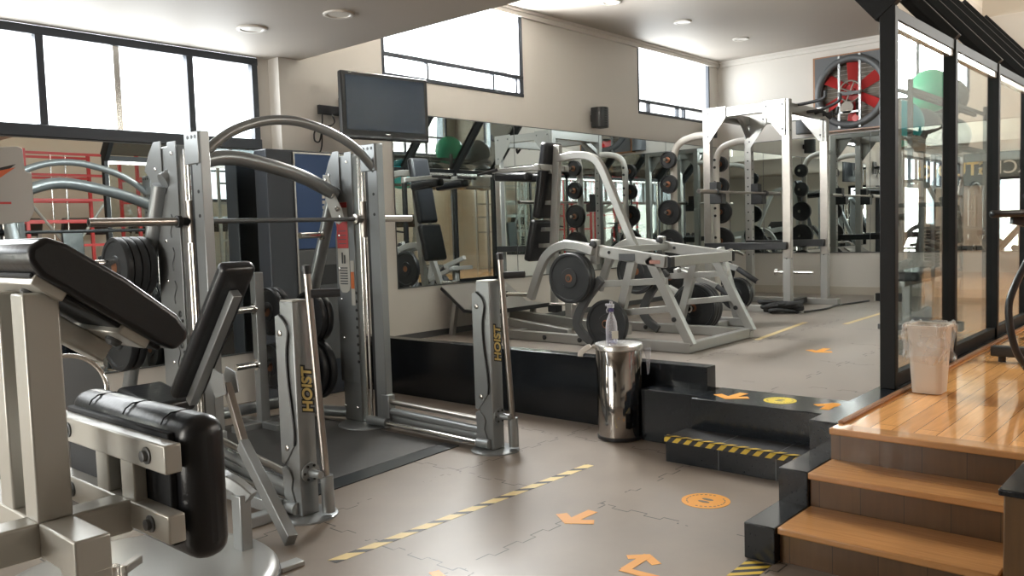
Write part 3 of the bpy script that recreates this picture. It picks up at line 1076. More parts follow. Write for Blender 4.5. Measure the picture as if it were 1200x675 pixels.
# plates hanging on the smith machine
G = 'weight plates stored on the smith machine'
for k in range(4):
    plate((2.385 - k * 0.048, 5.14, 1.21), (-1, 0, 0), 0.185, 0.042,
          ['innermost of four plates on the left rear leg of the smith machine', 'second from the leg of four plates on the left rear leg of the smith machine',
           'third from the leg of four plates on the left rear leg of the smith machine', 'outermost of four plates on the left rear leg of the smith machine'][k], G)
for k in range(2):
    plate((2.37 - k * 0.055, 5.34, 0.775), (-1, 0, 0), 0.225, 0.048,
          ['large plate low on the left rear leg of the smith machine, inner one', 'large plate low on the left rear leg of the smith machine, outer one'][k], G)
    plate((3.675 - k * 0.055, 5.17, 0.775), (-1, 0, 0), 0.19, 0.048,
          ['plate on the upper horn of the right rear leg of the smith machine, inner one', 'plate on the upper horn of the right rear leg of the smith machine, outer one'][k], G)
for k in range(3):
    plate((3.655 - k * 0.055, 5.16, 0.395), (-1, 0, 0), [0.225, 0.20, 0.16][k], 0.048,
          ['largest plate on the lowest horn of the right rear leg of the smith machine', 'middle plate on the lowest horn of the right rear leg of the smith machine', 'smallest and outermost plate on the lowest horn of the right rear leg'][k], G)

# small plate tree behind the smith machine
T = thing('plate_tree', (3.30, 5.33, 0), 'grey plate tree standing behind the smith machine in front of the dark cabinet', 'plate tree')
MB().box(3.265, 3.335, 5.30, 5.37, 0.03, 1.12).build('post', M.smith, T, 0.006)
MB().box(3.06, 3.54, 5.30, 5.37, 0.0, 0.05).box(3.265, 3.335, 5.12, 5.60, 0.0, 0.05).build('base', M.smith, T, 0.005)
m = MB()
for z in (0.86, 0.46):
    horn(m, (3.33, 5.335, z), (3.50, 5.335, z))
    horn(m, (3.27, 5.335, z), (3.10, 5.335, z))
m.build('storage_horn', M.chrome, T)
for z, r, n in ((0.83, 0.175, 'upper'), (0.43, 0.165, 'lower')):
    for k in range(2):
        plate((3.39 + k * 0.052, 5.335, z), (-1, 0, 0), r, 0.045, 'plate on the %s right horn of the grey plate tree, %s' % (n, ('next to the post', 'outer one')[k]), 'plates on the plate tree')

# ------------------------------------------------------------------ adjustable bench inside the smith machine
A = thing('adjustable_bench', (2.2, 4.1, 0), 'black adjustable bench with raised backrest standing inside the smith machine', 'bench')
d = (Vector((0, 4.36, 0.50)) - Vector((0, 3.74, 1.24))).normalized()
ang = math.atan2(-d.z, d.y)
R = Matrix.Rotation(-ang, 3, 'X')
c = Vector((2.23, 4.06, 0.88))
pad('backrest', c, (0.19, 0.93, 0.075), R, M.vinyl, A, 0.03)
nrm = R @ Vector((0, 0, 1))
MB().beam([c - d * 0.33 - nrm * 0.065, c + d * 0.46 - nrm * 0.065], 0.05, 0.05, (1, 0, 0)).build('backrest_frame', M.smith, A, 0.004)
pad('seat', (2.23, 4.72, 0.46), (0.28, 0.42, 0.075), Matrix.Rotation(0.15, 3, 'X'), M.vinyl, A, 0.03)
MB().beam([(2.23, 4.95, 0.40), (2.23, 4.2, 0.37)], 0.05, 0.06).build('seat_frame', M.smith, A, 0.004)
MB().beam([(2.23, 4.9, 0.06), (2.23, 3.52, 0.06)], 0.07, 0.06).build('base_beam', M.smith, A, 0.004)
m = MB()
m.box(1.98, 2.48, 4.86, 4.93, 0.0, 0.05)
m.box(2.04, 2.42, 3.50, 3.57, 0.0, 0.05)
m.build('foot_bar', M.smith, A, 0.005)
MB().beam([(2.23, 4.6, 0.08), (2.23, 4.6, 0.40)], 0.06, 0.07).build('seat_post', M.smith, A, 0.004)
MB().beam([(2.23, 4.25, 0.08), (2.23, 4.25, 0.38)], 0.06, 0.05).build('hinge_post', M.smith, A, 0.004)
m = MB()
m.prism([(3.88, 0.58), (3.90, 0.68), (3.99, 0.70), (4.03, 0.63), (3.98, 0.55)], (2.19, 0, 0), (0, 1, 0), (0, 0, 1), 0.008)
m.prism([(3.88, 0.58), (3.90, 0.68), (3.99, 0.70), (4.03, 0.63), (3.98, 0.55)], (2.262, 0, 0), (0, 1, 0), (0, 0, 1), 0.008)
m.build('strut_bracket', M.smith, A)
MB().beam([(2.23, 3.93, 0.62), (2.16, 3.67, 0.35)], 0.036, 0.04).build('inner_strut', M.steel, A, 0.003)
MB().beam([(2.16, 3.69, 0.36), (2.055, 3.15, 0.03)], 0.048, 0.062).build('prop_strut', M.smith, A, 0.004)


# ------------------------------------------------------------------ foreground: preacher bench with two pads
B = thing('preacher_bench', (0.8, 2.2, 0), 'pale grey steel bench with a sloping black pad above an upright black pad', 'exercise bench')
# sloping upper pad: long side runs down towards +x
sl = Vector((0.29, 0, -0.205)).normalized()
nrm = Vector((-sl.z, 0, sl.x))
R = Matrix((sl, (0, 1, 0), nrm)).transposed()
c = Vector((0.842, 2.235, 1.235))
m = MB()
prof = []
hl, ht = 0.20, 0.042
for a, b in ((-hl, -ht * 0.6), (-hl - 0.012, 0.0), (-hl + 0.005, ht * 0.9), (-hl + 0.05, ht * 1.15), (0.0, ht * 1.25), (hl - 0.05, ht * 1.0), (hl - 0.005, ht * 0.55), (hl + 0.006, 0.0), (hl - 0.008, -ht * 0.85), (hl - 0.05, -ht), (-hl + 0.04, -ht)):
    prof.append((a, b))
vs = []
m.prism(prof, c + Vector((0, 0.285, 0)), sl, nrm, 0.57)
m.build('upper_pad', M.vinyl, B, 0.022, 4)
MB().cbox(c - nrm * (ht + 0.002), (0.34, 0.5, 0.012), R).build('pad_backing', M.vinyl_back, B, 0.003, 1)
for k, (s, nm) in enumerate(((-0.125, 'upper'), (0.095, 'lower'))):
    o = c - nrm * (ht + 0.01) + sl * s
    m = MB()
    m.prism([(-0.26, -0.0), (0.25, -0.0), (0.19, -0.045), (-0.20, -0.045)], o + sl * 0.035, (0, 1, 0), nrm, 0.0)
    m = MB()
    m.sweep([o + Vector((0, -0.265, 0)), o + Vector((0, 0.25, 0))], [(-0.038, -0.018), (0.038, -0.018), (0.038, 0.012), (-0.038, 0.012)], sl)
    m.build('pad_bracket', M.pale, B, 0.003, 1)
    m = MB()
    m.lathe(o + Vector((0, -0.17, 0)) - nrm * 0.012, -nrm, [(0.02, 0), (0.02, 0.008), (0.012, 0.016)], 14)
    m.build('bracket_bolt', M.dgrey, B)
# twin uprights
for y in (2.03, 2.183):
    MB().box(0.662, 0.737, y - 0.038, y + 0.038, 0.748, 1.255).build('upright', M.pale, B, 0.005)
MB().beam([(0.70, 2.18, 1.225), (0.90, 2.18, 1.085)], 0.07, 0.05, (0, 1, 0)).build('pad_arm', M.pale, B, 0.004)
MB().box(-0.45, 0.868, 1.992, 2.068, 0.672, 0.75).build('main_beam', M.pale, B, 0.005)
MB().box(0.662, 0.737, 2.068, 2.70, 0.672, 0.75).build('cross_beam', M.pale, B, 0.005)
m = MB()
m.box(0.662, 0.737, 1.80, 1.993, 0.672, 0.75)
m.box(0.662, 0.737, 1.80, 1.878, 0.0, 0.68)
m.build('front_leg', M.pale, B, 0.005)
MB().box(0.662, 0.737, 2.62, 2.698, 0.0, 0.68).build('rear_leg', M.pale, B, 0.005)
MB().box(-0.45, -0.375, 1.992, 2.068, 0.0, 0.68).build('end_leg', M.pale, B, 0.005)
m = MB()
m.prism([(1.878, 0.672), (1.985, 0.672), (1.878, 0.54)], (0.69, 0, 0), (0, 1, 0), (0, 0, 1), 0.02)
m.build('gusset', M.pale, B)
# lower upright pad with its rails
pad('lower_pad', (0.968, 2.13, 0.785), (0.105, 0.67, 0.34), Matrix.Identity(3), M.vinyl, B, 0.045)
MB().box(0.900, 0.918, 1.86, 2.43, 0.655, 0.92).build('lower_backing', M.vinyl_back, B, 0.003, 1)
for z in (0.874, 0.715):
    MB().box(0.862, 0.902, 1.80, 2.45, z - 0.033, z + 0.033).build('pad_rail', M.pale, B, 0.004)
m = MB()
for y in (2.005, 2.145):
    m.box(0.866, 0.898, y - 0.035, y + 0.035, 0.735, 0.86)
m.build('rail_strut', M.pale, B, 0.004)
m = MB()
for y, z in ((1.885, 0.874), (1.885, 0.715), (2.33, 0.874), (2.33, 0.715)):
    m.lathe((0.862, y, z), (-1, 0, 0), [(0.020, -0.001), (0.020, 0.004), (0.013, 0.006), (0.013, 0.014), (0.006, 0.016)], 16)
m.build('rail_bolt', M.dgrey, B)
m = MB()
for k in range(3):
    y = 1.92 + k * 0.2
    m.tube([(0.914, y, 0.931), (0.922, y, 0.944), (0.94, y, 0.9545), (0.985, y, 0.9545), (1.005, y, 0.941)], 0.0022, 6)
m.build('pad_seam', M.black, B)

# turntable base beside it
TT = thing('turntable_machine', (1.36, 3.12, 0), 'grey round turntable machine base standing low behind the foreground bench', 'exercise machine')
MB().lathe((1.36, 3.12, 0), (0, 0, 1), [(0.50, 0.0), (0.515, 0.03), (0.515, 0.085), (0.50, 0.10), (0.47, 0.105), (0.1, 0.11)], 64).build('round_base', M.silver, TT)
MB().lathe((1.36, 3.12, 0.06), (0, 0, 1), [(0.519, -0.012), (0.522, 0.0), (0.519, 0.012)], 64).build('rim_band', M.dgrey, TT)
m = MB()
m.beam([(1.77, 3.06, 0.10), (1.77, 3.06, 0.33)], 0.07, 0.05, (0, 1, 0))
m.build('turn_post', M.smith, TT, 0.006)
m = MB()
m.beam(smooth_path([(1.80, 3.03, 0.31), (1.76, 3.10, 0.37), (1.68, 3.24, 0.43), (1.55, 3.32, 0.44)], 5), 0.06, 0.05, (0.7, 0.6, 0))
m.build('turn_arm', M.smith, TT, 0.005)
m = MB()
m.cyl((1.22, 2.98, 0.105), (1.22, 2.98, 0.19), 0.045)
m.cyl((1.22, 2.98, 0.19), (1.22, 2.98, 0.23), 0.022)
m.build('collar', M.chrome, TT)
MB().cbox((1.30, 3.02, 0.20), (0.10, 0.03, 0.03), Matrix.Rotation(0.6, 3, 'Z')).build('latch', M.steel, TT, 0.004)
m = MB()
m.box(1.86, 1.97, 2.93, 2.99, 0.0, 0.02)
m.build('floor_tab', M.silver, TT, 0.003)

# chrome-rimmed wheel leaning behind the bench
CW = thing('chrome_rim_disc', (1.62, 4.35, 0.45), 'dark disc with a bright chrome rim seen behind the upright pad of the foreground bench', 'machine wheel')
MB().lathe((1.62, 4.35, 0.64), (-0.55, -0.83, 0.05), [(0.02, -0.012), (0.165, -0.012), (0.165, 0.008), (0.02, 0.012)], 40).build('disc', M.dgrey, CW)
MB().torus((1.62, 4.35, 0.64), (-0.55, -0.83, 0.05), 0.175, 0.013, 48, 10).build('rim', M.chrome, CW)
MB().box(1.60, 1.65, 4.37, 4.42, 0.0, 0.64).build('stand', M.smith, CW, 0.004)
MB().box(1.45, 1.80, 4.36, 4.43, 0.0, 0.04).build('stand_foot', M.smith, CW, 0.004)

# ------------------------------------------------------------------ standing squat machine on the raised floor
V = thing('squat_machine', (6.5, 4.6, L), 'plate-loaded silver standing squat machine with black shoulder pads behind the stone curb', 'squat machine')
XN, XFV, XC = 5.97, 7.05, 6.50
for X in (XN, XFV):
    MB().beam([(X, 3.36, L + 0.045), (X, 5.30, L + 0.045)], 0.075, 0.085).build('base_beam', M.silver, V, 0.005)
    MB().beam([(X, 3.36, L + 0.06), (X, 3.74, 1.10)], 0.06, 0.075).build('front_leg', M.silver, V, 0.005)
    MB().beam([(X, 4.10, L + 0.07), (X, 3.90, 1.08)], 0.06, 0.075).build('rear_leg', M.silver, V, 0.005)
    MB().beam([(X, 3.58, 1.065), (X, 4.62, 1.215)], 0.06, 0.10).build('top_rail', M.silver, V, 0.005)
    MB().beam([(X, 3.58, 0.91), (X, 4.30, 0.87)], 0.05, 0.055).build('middle_tube', M.silver, V, 0.004)
    MB().beam([(X, 3.50, 0.69), (X, 4.05, 0.63)], 0.05, 0.055).build('lower_tube', M.silver, V, 0.004)
    m = MB()
    for y in (4.85, 4.45):
        m.lathe((X - 0.038, y, L + 0.045), (-1, 0, 0), [(0.022, 0), (0.022, 0.008), (0.012, 0.014)], 14)
    m.lathe((X - 0.03, 4.12, 1.147), (-1, 0, 0), [(0.014, 0), (0.014, 0.006)], 12)
    m.lathe((X - 0.03, 3.50, 0.60), (-1, 0, 0), [(0.020, 0), (0.020, 0.008)], 12)
    m.build('bolt', M.black, V)
    # lever arm with grip
    sx = -0.075
    MB().beam(smooth_path([(X + sx, 4.25, 1.16), (X + sx, 4.42, 1.205), (X + sx, 4.60, 1.21), (X + sx, 4.76, 1.13), (X + sx, 4.86, 0.98), (X + sx, 4.97, 0.73)], 6), 0.055, 0.075).build('lever_arm', M.silver, V, 0.006)
    MB().cyl((X + sx, 4.97, 0.765), (X + sx, 5.28, 0.765), 0.02).build('lever_grip', M.chrome, V)
    MB().cyl((X + sx, 5.26, 0.765), (X + sx, 5.285, 0.765), 0.027).build('grip_cap', M.black, V)
    m = MB()
    m.beam([(X - 0.02, 4.28, 1.05), (X - 0.04, 4.25, 1.26)], 0.05, 0.07)
    m.build('pivot_plate', M.silver, V, 0.005)
    m = MB()
    m.lathe((X - 0.066, 4.255, 1.215), (-1, 0, 0), [(0.034, 0), (0.034, 0.02), (0.018, 0.028)], 20)
    m.build('pivot_bolt', M.black, V)
    # curved loading arm below
    MB().beam(smooth_path([(X - 0.04, 4.20, 0.92), (X - 0.04, 4.38, 0.72), (X - 0.04, 4.47, 0.54), (X - 0.04, 4.42, 0.44), (X - 0.04, 4.30, 0.36)], 6), 0.05, 0.075).build('loading_arm', M.dgrey, V, 0.005)
    m = MB()
    horn(m, (X - 0.06, 4.46, 0.93), (X - 0.172, 4.46, 0.93), 0.024)
    horn(m, (X - 0.03, 4.10, 0.545), (X - 0.145, 4.10, 0.545), 0.024)
    m.build('storage_horn', M.chrome, V)
MB().beam([(XN, 3.585, 1.065), (XFV, 3.585, 1.065)], 0.09, 0.085, (0, 1, 0)).build('end_beam', M.silver, V, 0.005)
m = MB()
m.box(XN - 0.04, XN - 0.032, 3.53, 3.545, 1.02, 1.11)
m.box(XFV + 0.03, XFV + 0.06, 3.545, 3.63, 1.02, 1.11).box(XN - 0.035, XN + 0.03, 3.52, 3.535, 1.025, 1.105)
m.build('beam_cap', M.black, V)
MB().beam([(XN, 4.22, 1.16), (XFV, 4.22, 1.16)], 0.07, 0.06, (0, 1, 0)).build('yoke_beam', M.silver, V, 0.005)
MB().beam([(XN, 5.26, L + 0.045), (XFV, 5.26, L + 0.045)], 0.07, 0.08, (0, 1, 0)).build('rear_cross', M.silver, V, 0.005)
MB().beam([(XN, 3.40, L + 0.045), (XFV, 3.40, L + 0.045)], 0.07, 0.08, (0, 1, 0)).build('front_cross', M.silver, V, 0.005)
MB().beam([(XC, 5.75, 0.50), (XC, 4.3, L + 0.08)], 0.075, 0.085).build('centre_spine', M.silver, V, 0.005)
MB().beam([(XC - 0.32, 5.7, 0.48), (XC - 0.32, 4.75, L + 0.06)], 0.07, 0.08).build('side_spine', M.silver, V, 0.005)
m = MB()
m.box(XC - 0.02, XC + 0.06, 4.95, 5.03, L + 0.1, 0.64)
m.build('stop_post', M.silver, V, 0.005)
MB().box(XC - 0.03, XC + 0.07, 5.13, 5.24, 0.54, 0.62).build('rubber_stop', M.rubber, V, 0.01)
m = MB()
m.cyl((XC - 0.06, 5.18, 0.63), (XC + 0.03, 4.92, 0.62), 0.012)
m.cyl((XC + 0.03, 4.92, 0.62), (XC + 0.03, 4.92, 0.76), 0.012)
m.build('stop_handle', M.chrome, V)
MB().beam([(XC + 0.03, 5.20, 0.60), (XC, 5.16, 1.15)], 0.055, 0.06).build('lower_post', M.silver, V, 0.004)
# foot platform: sloping board and flat tread
m = MB()
m.prism([(5.47, 0.60), (5.75, 0.615), (6.07, 0.83), (6.07, 0.80), (5.76, 0.585), (5.47, 0.57)], (5.82, 0, 0), (0, 1, 0), (0, 0, 1), 0.94)
m.build('foot_platform', M.silver, V, 0.003, 1)
m = MB()
m.box(5.815, 6.77, 5.455, 5.47, 0.562, 0.602)
m.beam([(5.815, 5.47, 0.575), (5.815, 5.755, 0.592), (5.815, 6.07, 0.808)], 0.008, 0.03)
m.build('rubber_edge', M.black, V)
m = MB()
for x in (5.90, 6.68):
    m.beam([(x, 5.62, L), (x, 5.60, 0.59)], 0.05, 0.05)
    m.beam([(x, 6.02, L), (x, 5.94, 0.71)], 0.05, 0.05)
m.build('platform_strut', M.silver, V, 0.004)
# swinging carriage with the pads
MB().beam([(XC, 5.17, 1.08), (XC, 5.08, 2.17)], 0.055, 0.075).build('carriage_post', M.silver, V, 0.005)
MB().beam(smooth_path([(XC, 5.09, 2.04), (XC, 4.85, 2.055), (XC, 4.68, 2.02), (XC, 4.58, 1.93), (XC, 4.46, 1.68), (XC, 4.22, 1.16)], 6), 0.06, 0.07).build('carriage_arm', M.silver, V, 0.006)
for nm, p0, p1, wd in (('upper_back_pad', (5.29, 1.47), (5.155, 2.20), 0.27), ('lower_back_pad', (5.40, 1.05), (5.30, 1.455), 0.31)):
    a, b = Vector((0, *p0)), Vector((0, *p1))
    e = (b - a).normalized()
    nn = Vector((0, e.z, -e.y))
    Rm = Matrix(((1, 0, 0), e, nn)).transposed()
    pad(nm, Vector((XC, 0, 0)) + (a + b) / 2 + nn * 0.0, (wd, (b - a).length, 0.085), Rm, M.vinyl, V, 0.03)
m = MB()
for z, y in ((1.92, 5.15), (1.62, 5.18), (1.36, 5.24), (1.2, 5.26)):
    m.box(XC - 0.05, XC + 0.05, y - 0.02, y + 0.06, z - 0.02, z + 0.02)
m.build('pad_bracket', M.silver, V, 0.003)
MB().beam([(XC - 0.24, 5.16, 1.955), (XC + 0.24, 5.16, 1.955)], 0.05, 0.06, (0, 1, 0)).build('shoulder_beam', M.silver, V, 0.004)
for s in (-1, 1):
    x = XC + s * 0.19
    MB().beam([(x, 5.12, 1.955), (x, 5.76, 1.955)], 0.05, 0.045).build('shoulder_arm', M.silver, V, 0.004)
    pad('shoulder_pad', (x, 5.50, 1.885), (0.12, 0.44, 0.085), Matrix.Rotation(0.06, 3, 'X'), M.vinyl, V, 0.03)
    MB().cyl((x - 0.06, 5.66, 1.965), (x - 0.06, 5.92, 1.93), 0.016).build('hand_grip', M.rubber, V)
# printed plate and number label
m = MB()
m.box(XN - 0.0335, XN - 0.031, 3.86, 4.02, 1.075, 1.135)
m.build('name_plate', M.dgrey, V)
m = MB()
m.box(XN - 0.0335, XN - 0.031, 3.62, 3.72, 1.05, 1.08)
m.build('red_sticker', mat('faded_red_sticker', (0.42, 0.22, 0.18), 0.5), V)

G = 'plates loaded on the standing squat machine'
plate((5.83, 4.46, 0.93), (-1, 0, 0), 0.222, 0.05, 'big plate facing us on the near upper horn of the standing squat machine', G)
plate((5.885, 4.46, 0.93), (-1, 0, 0), 0.222, 0.05, 'big plate pressed behind the front one on the near upper horn of the squat machine', G)
plate((5.86, 4.10, 0.545), (-1, 0, 0), 0.205, 0.055, 'low plate on the near side of the squat machine, behind the spray bottle', G)
plate((6.89, 4.46, 0.93), (-1, 0, 0), 0.222, 0.05, 'plate on the far upper horn of the standing squat machine', G)
for k in range(3):
    plate((7.20 + k * 0.055, 4.02, 0.565), (-1, 0, 0), 0.235, 0.05,
          ['front plate of the three standing low beside the right end of the squat machine', 'middle plate of the three standing low beside the right end of the squat machine', 'rear plate of the three standing low beside the right end of the squat machine'][k], G)
for X in (XFV,):
    m = MB()
    horn(m, (7.09, 4.02, 0.565), (7.40, 4.02, 0.565))
    m.build('low_horn', M.chrome, V)

# ------------------------------------------------------------------ lever row machine behind it
K = thing('lever_row_machine', (7.8, 4.0, L), 'small silver lever machine with slanted post and black-gripped bars, right of the squat machine', 'lever machine')
XK = 7.78
MB().beam([(XK, 3.84, L + 0.05), (XK, 4.05, 1.12)], 0.065, 0.085).build('slanted_post', M.silver, K, 0.005)
MB().beam([(XK, 3.72, L + 0.05), (XK, 4.6, L + 0.05)], 0.075, 0.08).build('base_beam', M.silver, K, 0.005)
MB().beam([(XK - 0.25, 3.98, L + 0.03), (XK + 0.35, 3.98, L + 0.03)], 0.08, 0.06, (0, 1, 0)).build('cross_foot', M.silver, K, 0.005)
MB().beam([(XK, 4.45, L + 0.08), (XK, 4.40, 0.92)], 0.06, 0.07).build('rear_post', M.silver, K, 0.005)
m = MB()
horn(m, (XK + 0.03, 4.02, 1.06), (XK + 0.2, 4.02, 1.08), 0.026)
horn(m, (XK + 0.06, 3.94, 0.645), (XK + 0.32, 3.94, 0.645), 0.024)
m.build('storage_horn', M.chrome, K)
MB().lathe((XK - 0.033, 4.02, 1.06), (-1, 0, 0), [(0.026, 0), (0.026, 0.01)], 16).build('bolt', M.black, K)
for X, p in ((XK - 0.1, [(4.48, 0.90), (4.03, 0.735), (3.73, 0.535)]), (XK + 0.24, [(4.35, 1.02), (3.97, 0.895), (3.76, 0.765)]), (XK - 0.16, [(4.55, 0.72), (4.25, 0.575), (4.04, 0.45)])):
    MB().beam([(X, *p[0]), (X, *p[1])], 0.05, 0.055).build('lever_bar', M.silver, K, 0.004)
    MB().cyl((X, *p[1]), (X, *p[2]), 0.027).build('bar_grip', M.rubber, K)
    MB().cyl((X, *p[2]), (X, p[2][0] - 0.012, p[2][1] - 0.008), 0.02).build('grip_end', M.steel, K)
MB().beam([(XK - 0.18, 4.45, 0.89), (XK + 0.26, 4.45, 0.89)], 0.05, 0.05, (0, 1, 0)).build('lever_axle', M.silver, K, 0.004)
for k in range(2):
    plate((XK + 0.13 + k * 0.05, 3.94, 0.645), (-1, 0, 0), 0.165, 0.045, ['plate on the lever machine against its slanted post', 'plate on the lever machine, outer one away from the post'][k], 'plates on the lever machine')

# ------------------------------------------------------------------ power rack
PR = thing('power_rack', (9.75, 4.5, L), 'tall silver power rack with pull-up grips and black safety bars by the far mirrors', 'power rack')
XA, XB_, YA, YC = 9.22, 10.32, 3.95, 4.93
T_ = 2.73
for X in (XA, XB_):
    for Y in (YA, YC):
        MB().box(X - 0.04, X + 0.04, Y - 0.045, Y + 0.045, L, T_).build('upright', M.silver, PR, 0.005)
        m = MB()
        for k in range(14):
            z = 0.95 + k * 0.11
            m.lathe((X - 0.04, Y, z), (-1, 0, 0), [(0.011, -0.001), (0.011, 0.002)], 10)
            m.lathe((X, Y - 0.045, z), (0, -1, 0), [(0.011, -0.001), (0.011, 0.002)], 10)
        m.build('adjustment_hole', M.black, PR)
        if X == XA or Y == YA:
            MB().box(X - 0.047, X + 0.02, Y - 0.052, Y + 0.035, 0.95, 2.32).build('wear_sleeve', M.steel, PR, 0.003, 1)
    MB().box(X - 0.035, X + 0.035, YA, YC, T_ - 0.12, T_ - 0.01).build('top_side_beam', M.silver, PR, 0.005)
    for Y, s in ((YA, 1), (YC, -1)):
        m = MB()
        m.prism([(Y, T_ - 0.40), (Y + s * 0.05, T_ - 0.40), (Y + s * 0.26, T_ - 0.13), (Y + s * 0.26, T_), (Y, T_)], (X - 0.045, 0, 0), (0, 1, 0), (0, 0, 1), -0.008)
        m.build('gusset', M.silver, PR)
        m = MB()
        bolts(m, [(X - 0.053, Y + s * 0.03, T_ - 0.06), (X - 0.053, Y + s * 0.03, T_ - 0.33), (X - 0.053, Y + s * 0.22, T_ - 0.06)], (-1, 0, 0), 0.012)
        m.build('gusset_bolt', M.dgrey, PR)
    MB().box(X - 0.045, X + 0.045, YA - 0.17, YC + 0.55, L, L + 0.075).build('base_foot', M.silver, PR, 0.005)
    # safety bar
    MB().box(X - 0.09, X - 0.045, YA - 0.02, YC + 0.02, 1.05, 1.135).build('safety_bar', M.black, PR, 0.006)
    # storage post with its arch
    MB().tube([(X, YC + 0.03, 2.43), (X, YC + 0.20, 2.42), (X, YC + 0.38, 2.36), (X, YC + 0.46, 2.22), (X, YC + 0.47, 1.9), (X, YC + 0.47, L + 0.06)], 0.042, 18, 5).build('storage_post', M.white, PR)
    m = MB()
    s = -1 if X == XA else 1
    for z in (2.16, 1.865, 1.52, 1.13, 0.72):
        horn(m, (X + s * 0.04, YC + 0.47, z), (X + s * 0.22, YC + 0.47, z), 0.02)
    m.build('storage_horn', M.chrome, PR)
    m = MB()
    for z in (2.16, 1.865, 1.52, 1.13):
        bolts(m, [(X - 0.043, YC + 0.47, z + 0.05), (X - 0.043, YC + 0.47, z - 0.05)], (-1, 0, 0), 0.018, 0.012)
    m.build('post_bolt', M.black, PR)
    # hook for the bar
    m = MB()
    m.box(X - 0.06, X + 0.06, YC - 0.14, YC - 0.045, 1.60, 1.86)
    m.box(X - 0.06, X + 0.06, YC - 0.20, YC - 0.13, 1.60, 1.72)
    m.build('bar_hook', M.black, PR, 0.006)
MB().box(XA, XB_, YC - 0.04, YC + 0.04, T_ - 0.12, T_ - 0.01).build('top_rear_beam', M.silver, PR, 0.005)
MB().beam(smooth_path([(XA, YC, 2.60), (9.5, YC - 0.05, 2.66), (9.8, YC - 0.1, 2.68), (10.05, YC - 0.05, 2.62), (XB_, YC, 2.45)], 5), 0.05, 0.06, (0, 1, 0)).build('curved_brace', M.silver, PR, 0.004)
MB().box(XA, XB_, YA - 0.04, YA + 0.04, T_ - 0.15, T_ - 0.04).build('top_front_beam', M.silver, PR, 0.005)
for x, y0, y1, z0, z1 in ((9.45, 3.95, 3.62, 2.68, 2.72), (9.70, 3.95, 3.55, 2.62, 2.70), (9.9, 3.90, 3.72, 2.62, 2.55), (10.15, 3.90, 3.74, 2.62, 2.62)):
    m = MB()
    m.tube(smooth_path([(x, y0, z0), (x, (y0 + y1) / 2, z0 + 0.01), (x, y1, z1), (x, y1 - 0.02, z1 + 0.08)], 4), 0.018, 12)
    m.build('pull_up_grip', M.rubber, PR)
for y in (YC + 0.03, YA + 0.25):
    MB().box(XA + 0.04, XB_ - 0.04, y - 0.04, y + 0.04, L + 0.02, L + 0.09).build('base_cross', M.black, PR, 0.005)
MB().tube([(XA, YC + 0.1, 0.95), (9.45, YC + 0.1, 1.0), (10.1, YC + 0.1, 1.0), (XB_, YC + 0.1, 0.95)], 0.018, 12).build('rear_tie', M.chrome, PR)
m = MB()
m.cyl((XB_ + 0.0, YA + 0.62, 0.72), (XB_ + 0.0, YA + 0.14, 0.72), 0.022)
m.cyl((XB_ + 0.0, YA + 0.64, 0.72), (XB_ + 0.0, YA + 0.60, 0.72), 0.045)
m.build('rear_horn', M.chrome, PR)

OB = thing('barbell', (9.75, 4.755, 1.735), 'bare steel barbell resting on the black hooks of the power rack', 'barbell')
yb = 4.765
MB().cyl((8.68, yb, 1.739), (10.86, yb, 1.739), 0.0145, n=24).build('bar', M.steel, OB)
m = MB()
for a, b_ in ((8.68, 9.08), (10.46, 10.86)):
    m.cyl((a, yb, 1.739), (b_, yb, 1.739), 0.025, n=24)
m.build('sleeve', M.steel, OB)
m = MB()
for a, s in ((9.08, 1), (10.46, -1)):
    m.lathe((a, yb, 1.739), (s, 0, 0), [(0.036, 0), (0.036, 0.03), (0.02, 0.034)], 20)
m.build('collar', M.dgrey, OB)

G = 'weight plates stored on the power rack'
rs = (0.105, 0.115, 0.155, 0.185, 0.185)
wn_ = ('top', 'second from the top', 'third from the top', 'fourth from the top', 'lowest')
for X, s, side in ((XA, -1, 'nearer storage post'), (XB_, 1, 'farther storage post')):
    for k, z in enumerate((2.16, 1.865, 1.52, 1.13, 0.72)):
        plate((X + s * 0.12, YC + 0.47, z), (-1, 0, 0), rs[k], 0.06, '%s plate on the %s of the power rack' % (wn_[k], side), G)


# ------------------------------------------------------------------ bins and bottle
cx, cy = 4.485, 3.055
TC = thing('pedal_bin', (cx, cy, 0), 'polished steel waste bin standing on the mats by the black stone steps', 'waste bin')
MB().lathe((cx, cy, 0), (0, 0, 1), [(0.138, 0.0), (0.147, 0.005), (0.147, 0.024), (0.142, 0.028)], 56).build('base_ring', M.black, TC)
binsteel = mat('polished_bin_steel', (0.40, 0.375, 0.35), 0.07, 1.0)
MB().lathe((cx, cy, 0), (0, 0, 1), [(0.143, 0.024), (0.147, 0.575), (0.144, 0.58)], 72).build('body', binsteel, TC)
MB().lathe((cx, cy, 0), (0, 0, 1), [(0.150, 0.578), (0.155, 0.582), (0.155, 0.606), (0.150, 0.616), (0.11, 0.621), (0.0, 0.623)], 72).build('lid', M.alu, TC)
m = MB()
m.beam(smooth_path([(cx - 0.115, cy + 0.10, 0.60), (cx - 0.145, cy + 0.13, 0.60), (cx - 0.18, cy + 0.165, 0.565), (cx - 0.185, cy + 0.17, 0.54)], 4), 0.035, 0.012, (0.6, -0.8, 0))
m.build('handle', M.white, TC, 0.003)
m = MB()
m.prism([(0, 0), (0.05, 0.0), (0.045, -0.07), (0.035, -0.16), (0.025, -0.17), (0.02, -0.08)], (cx + 0.095, cy - 0.125, 0.578), (0.66, -0.75, 0), (0, 0, 1), -0.004)
m.build('bag_corner', M.plastic, TC)

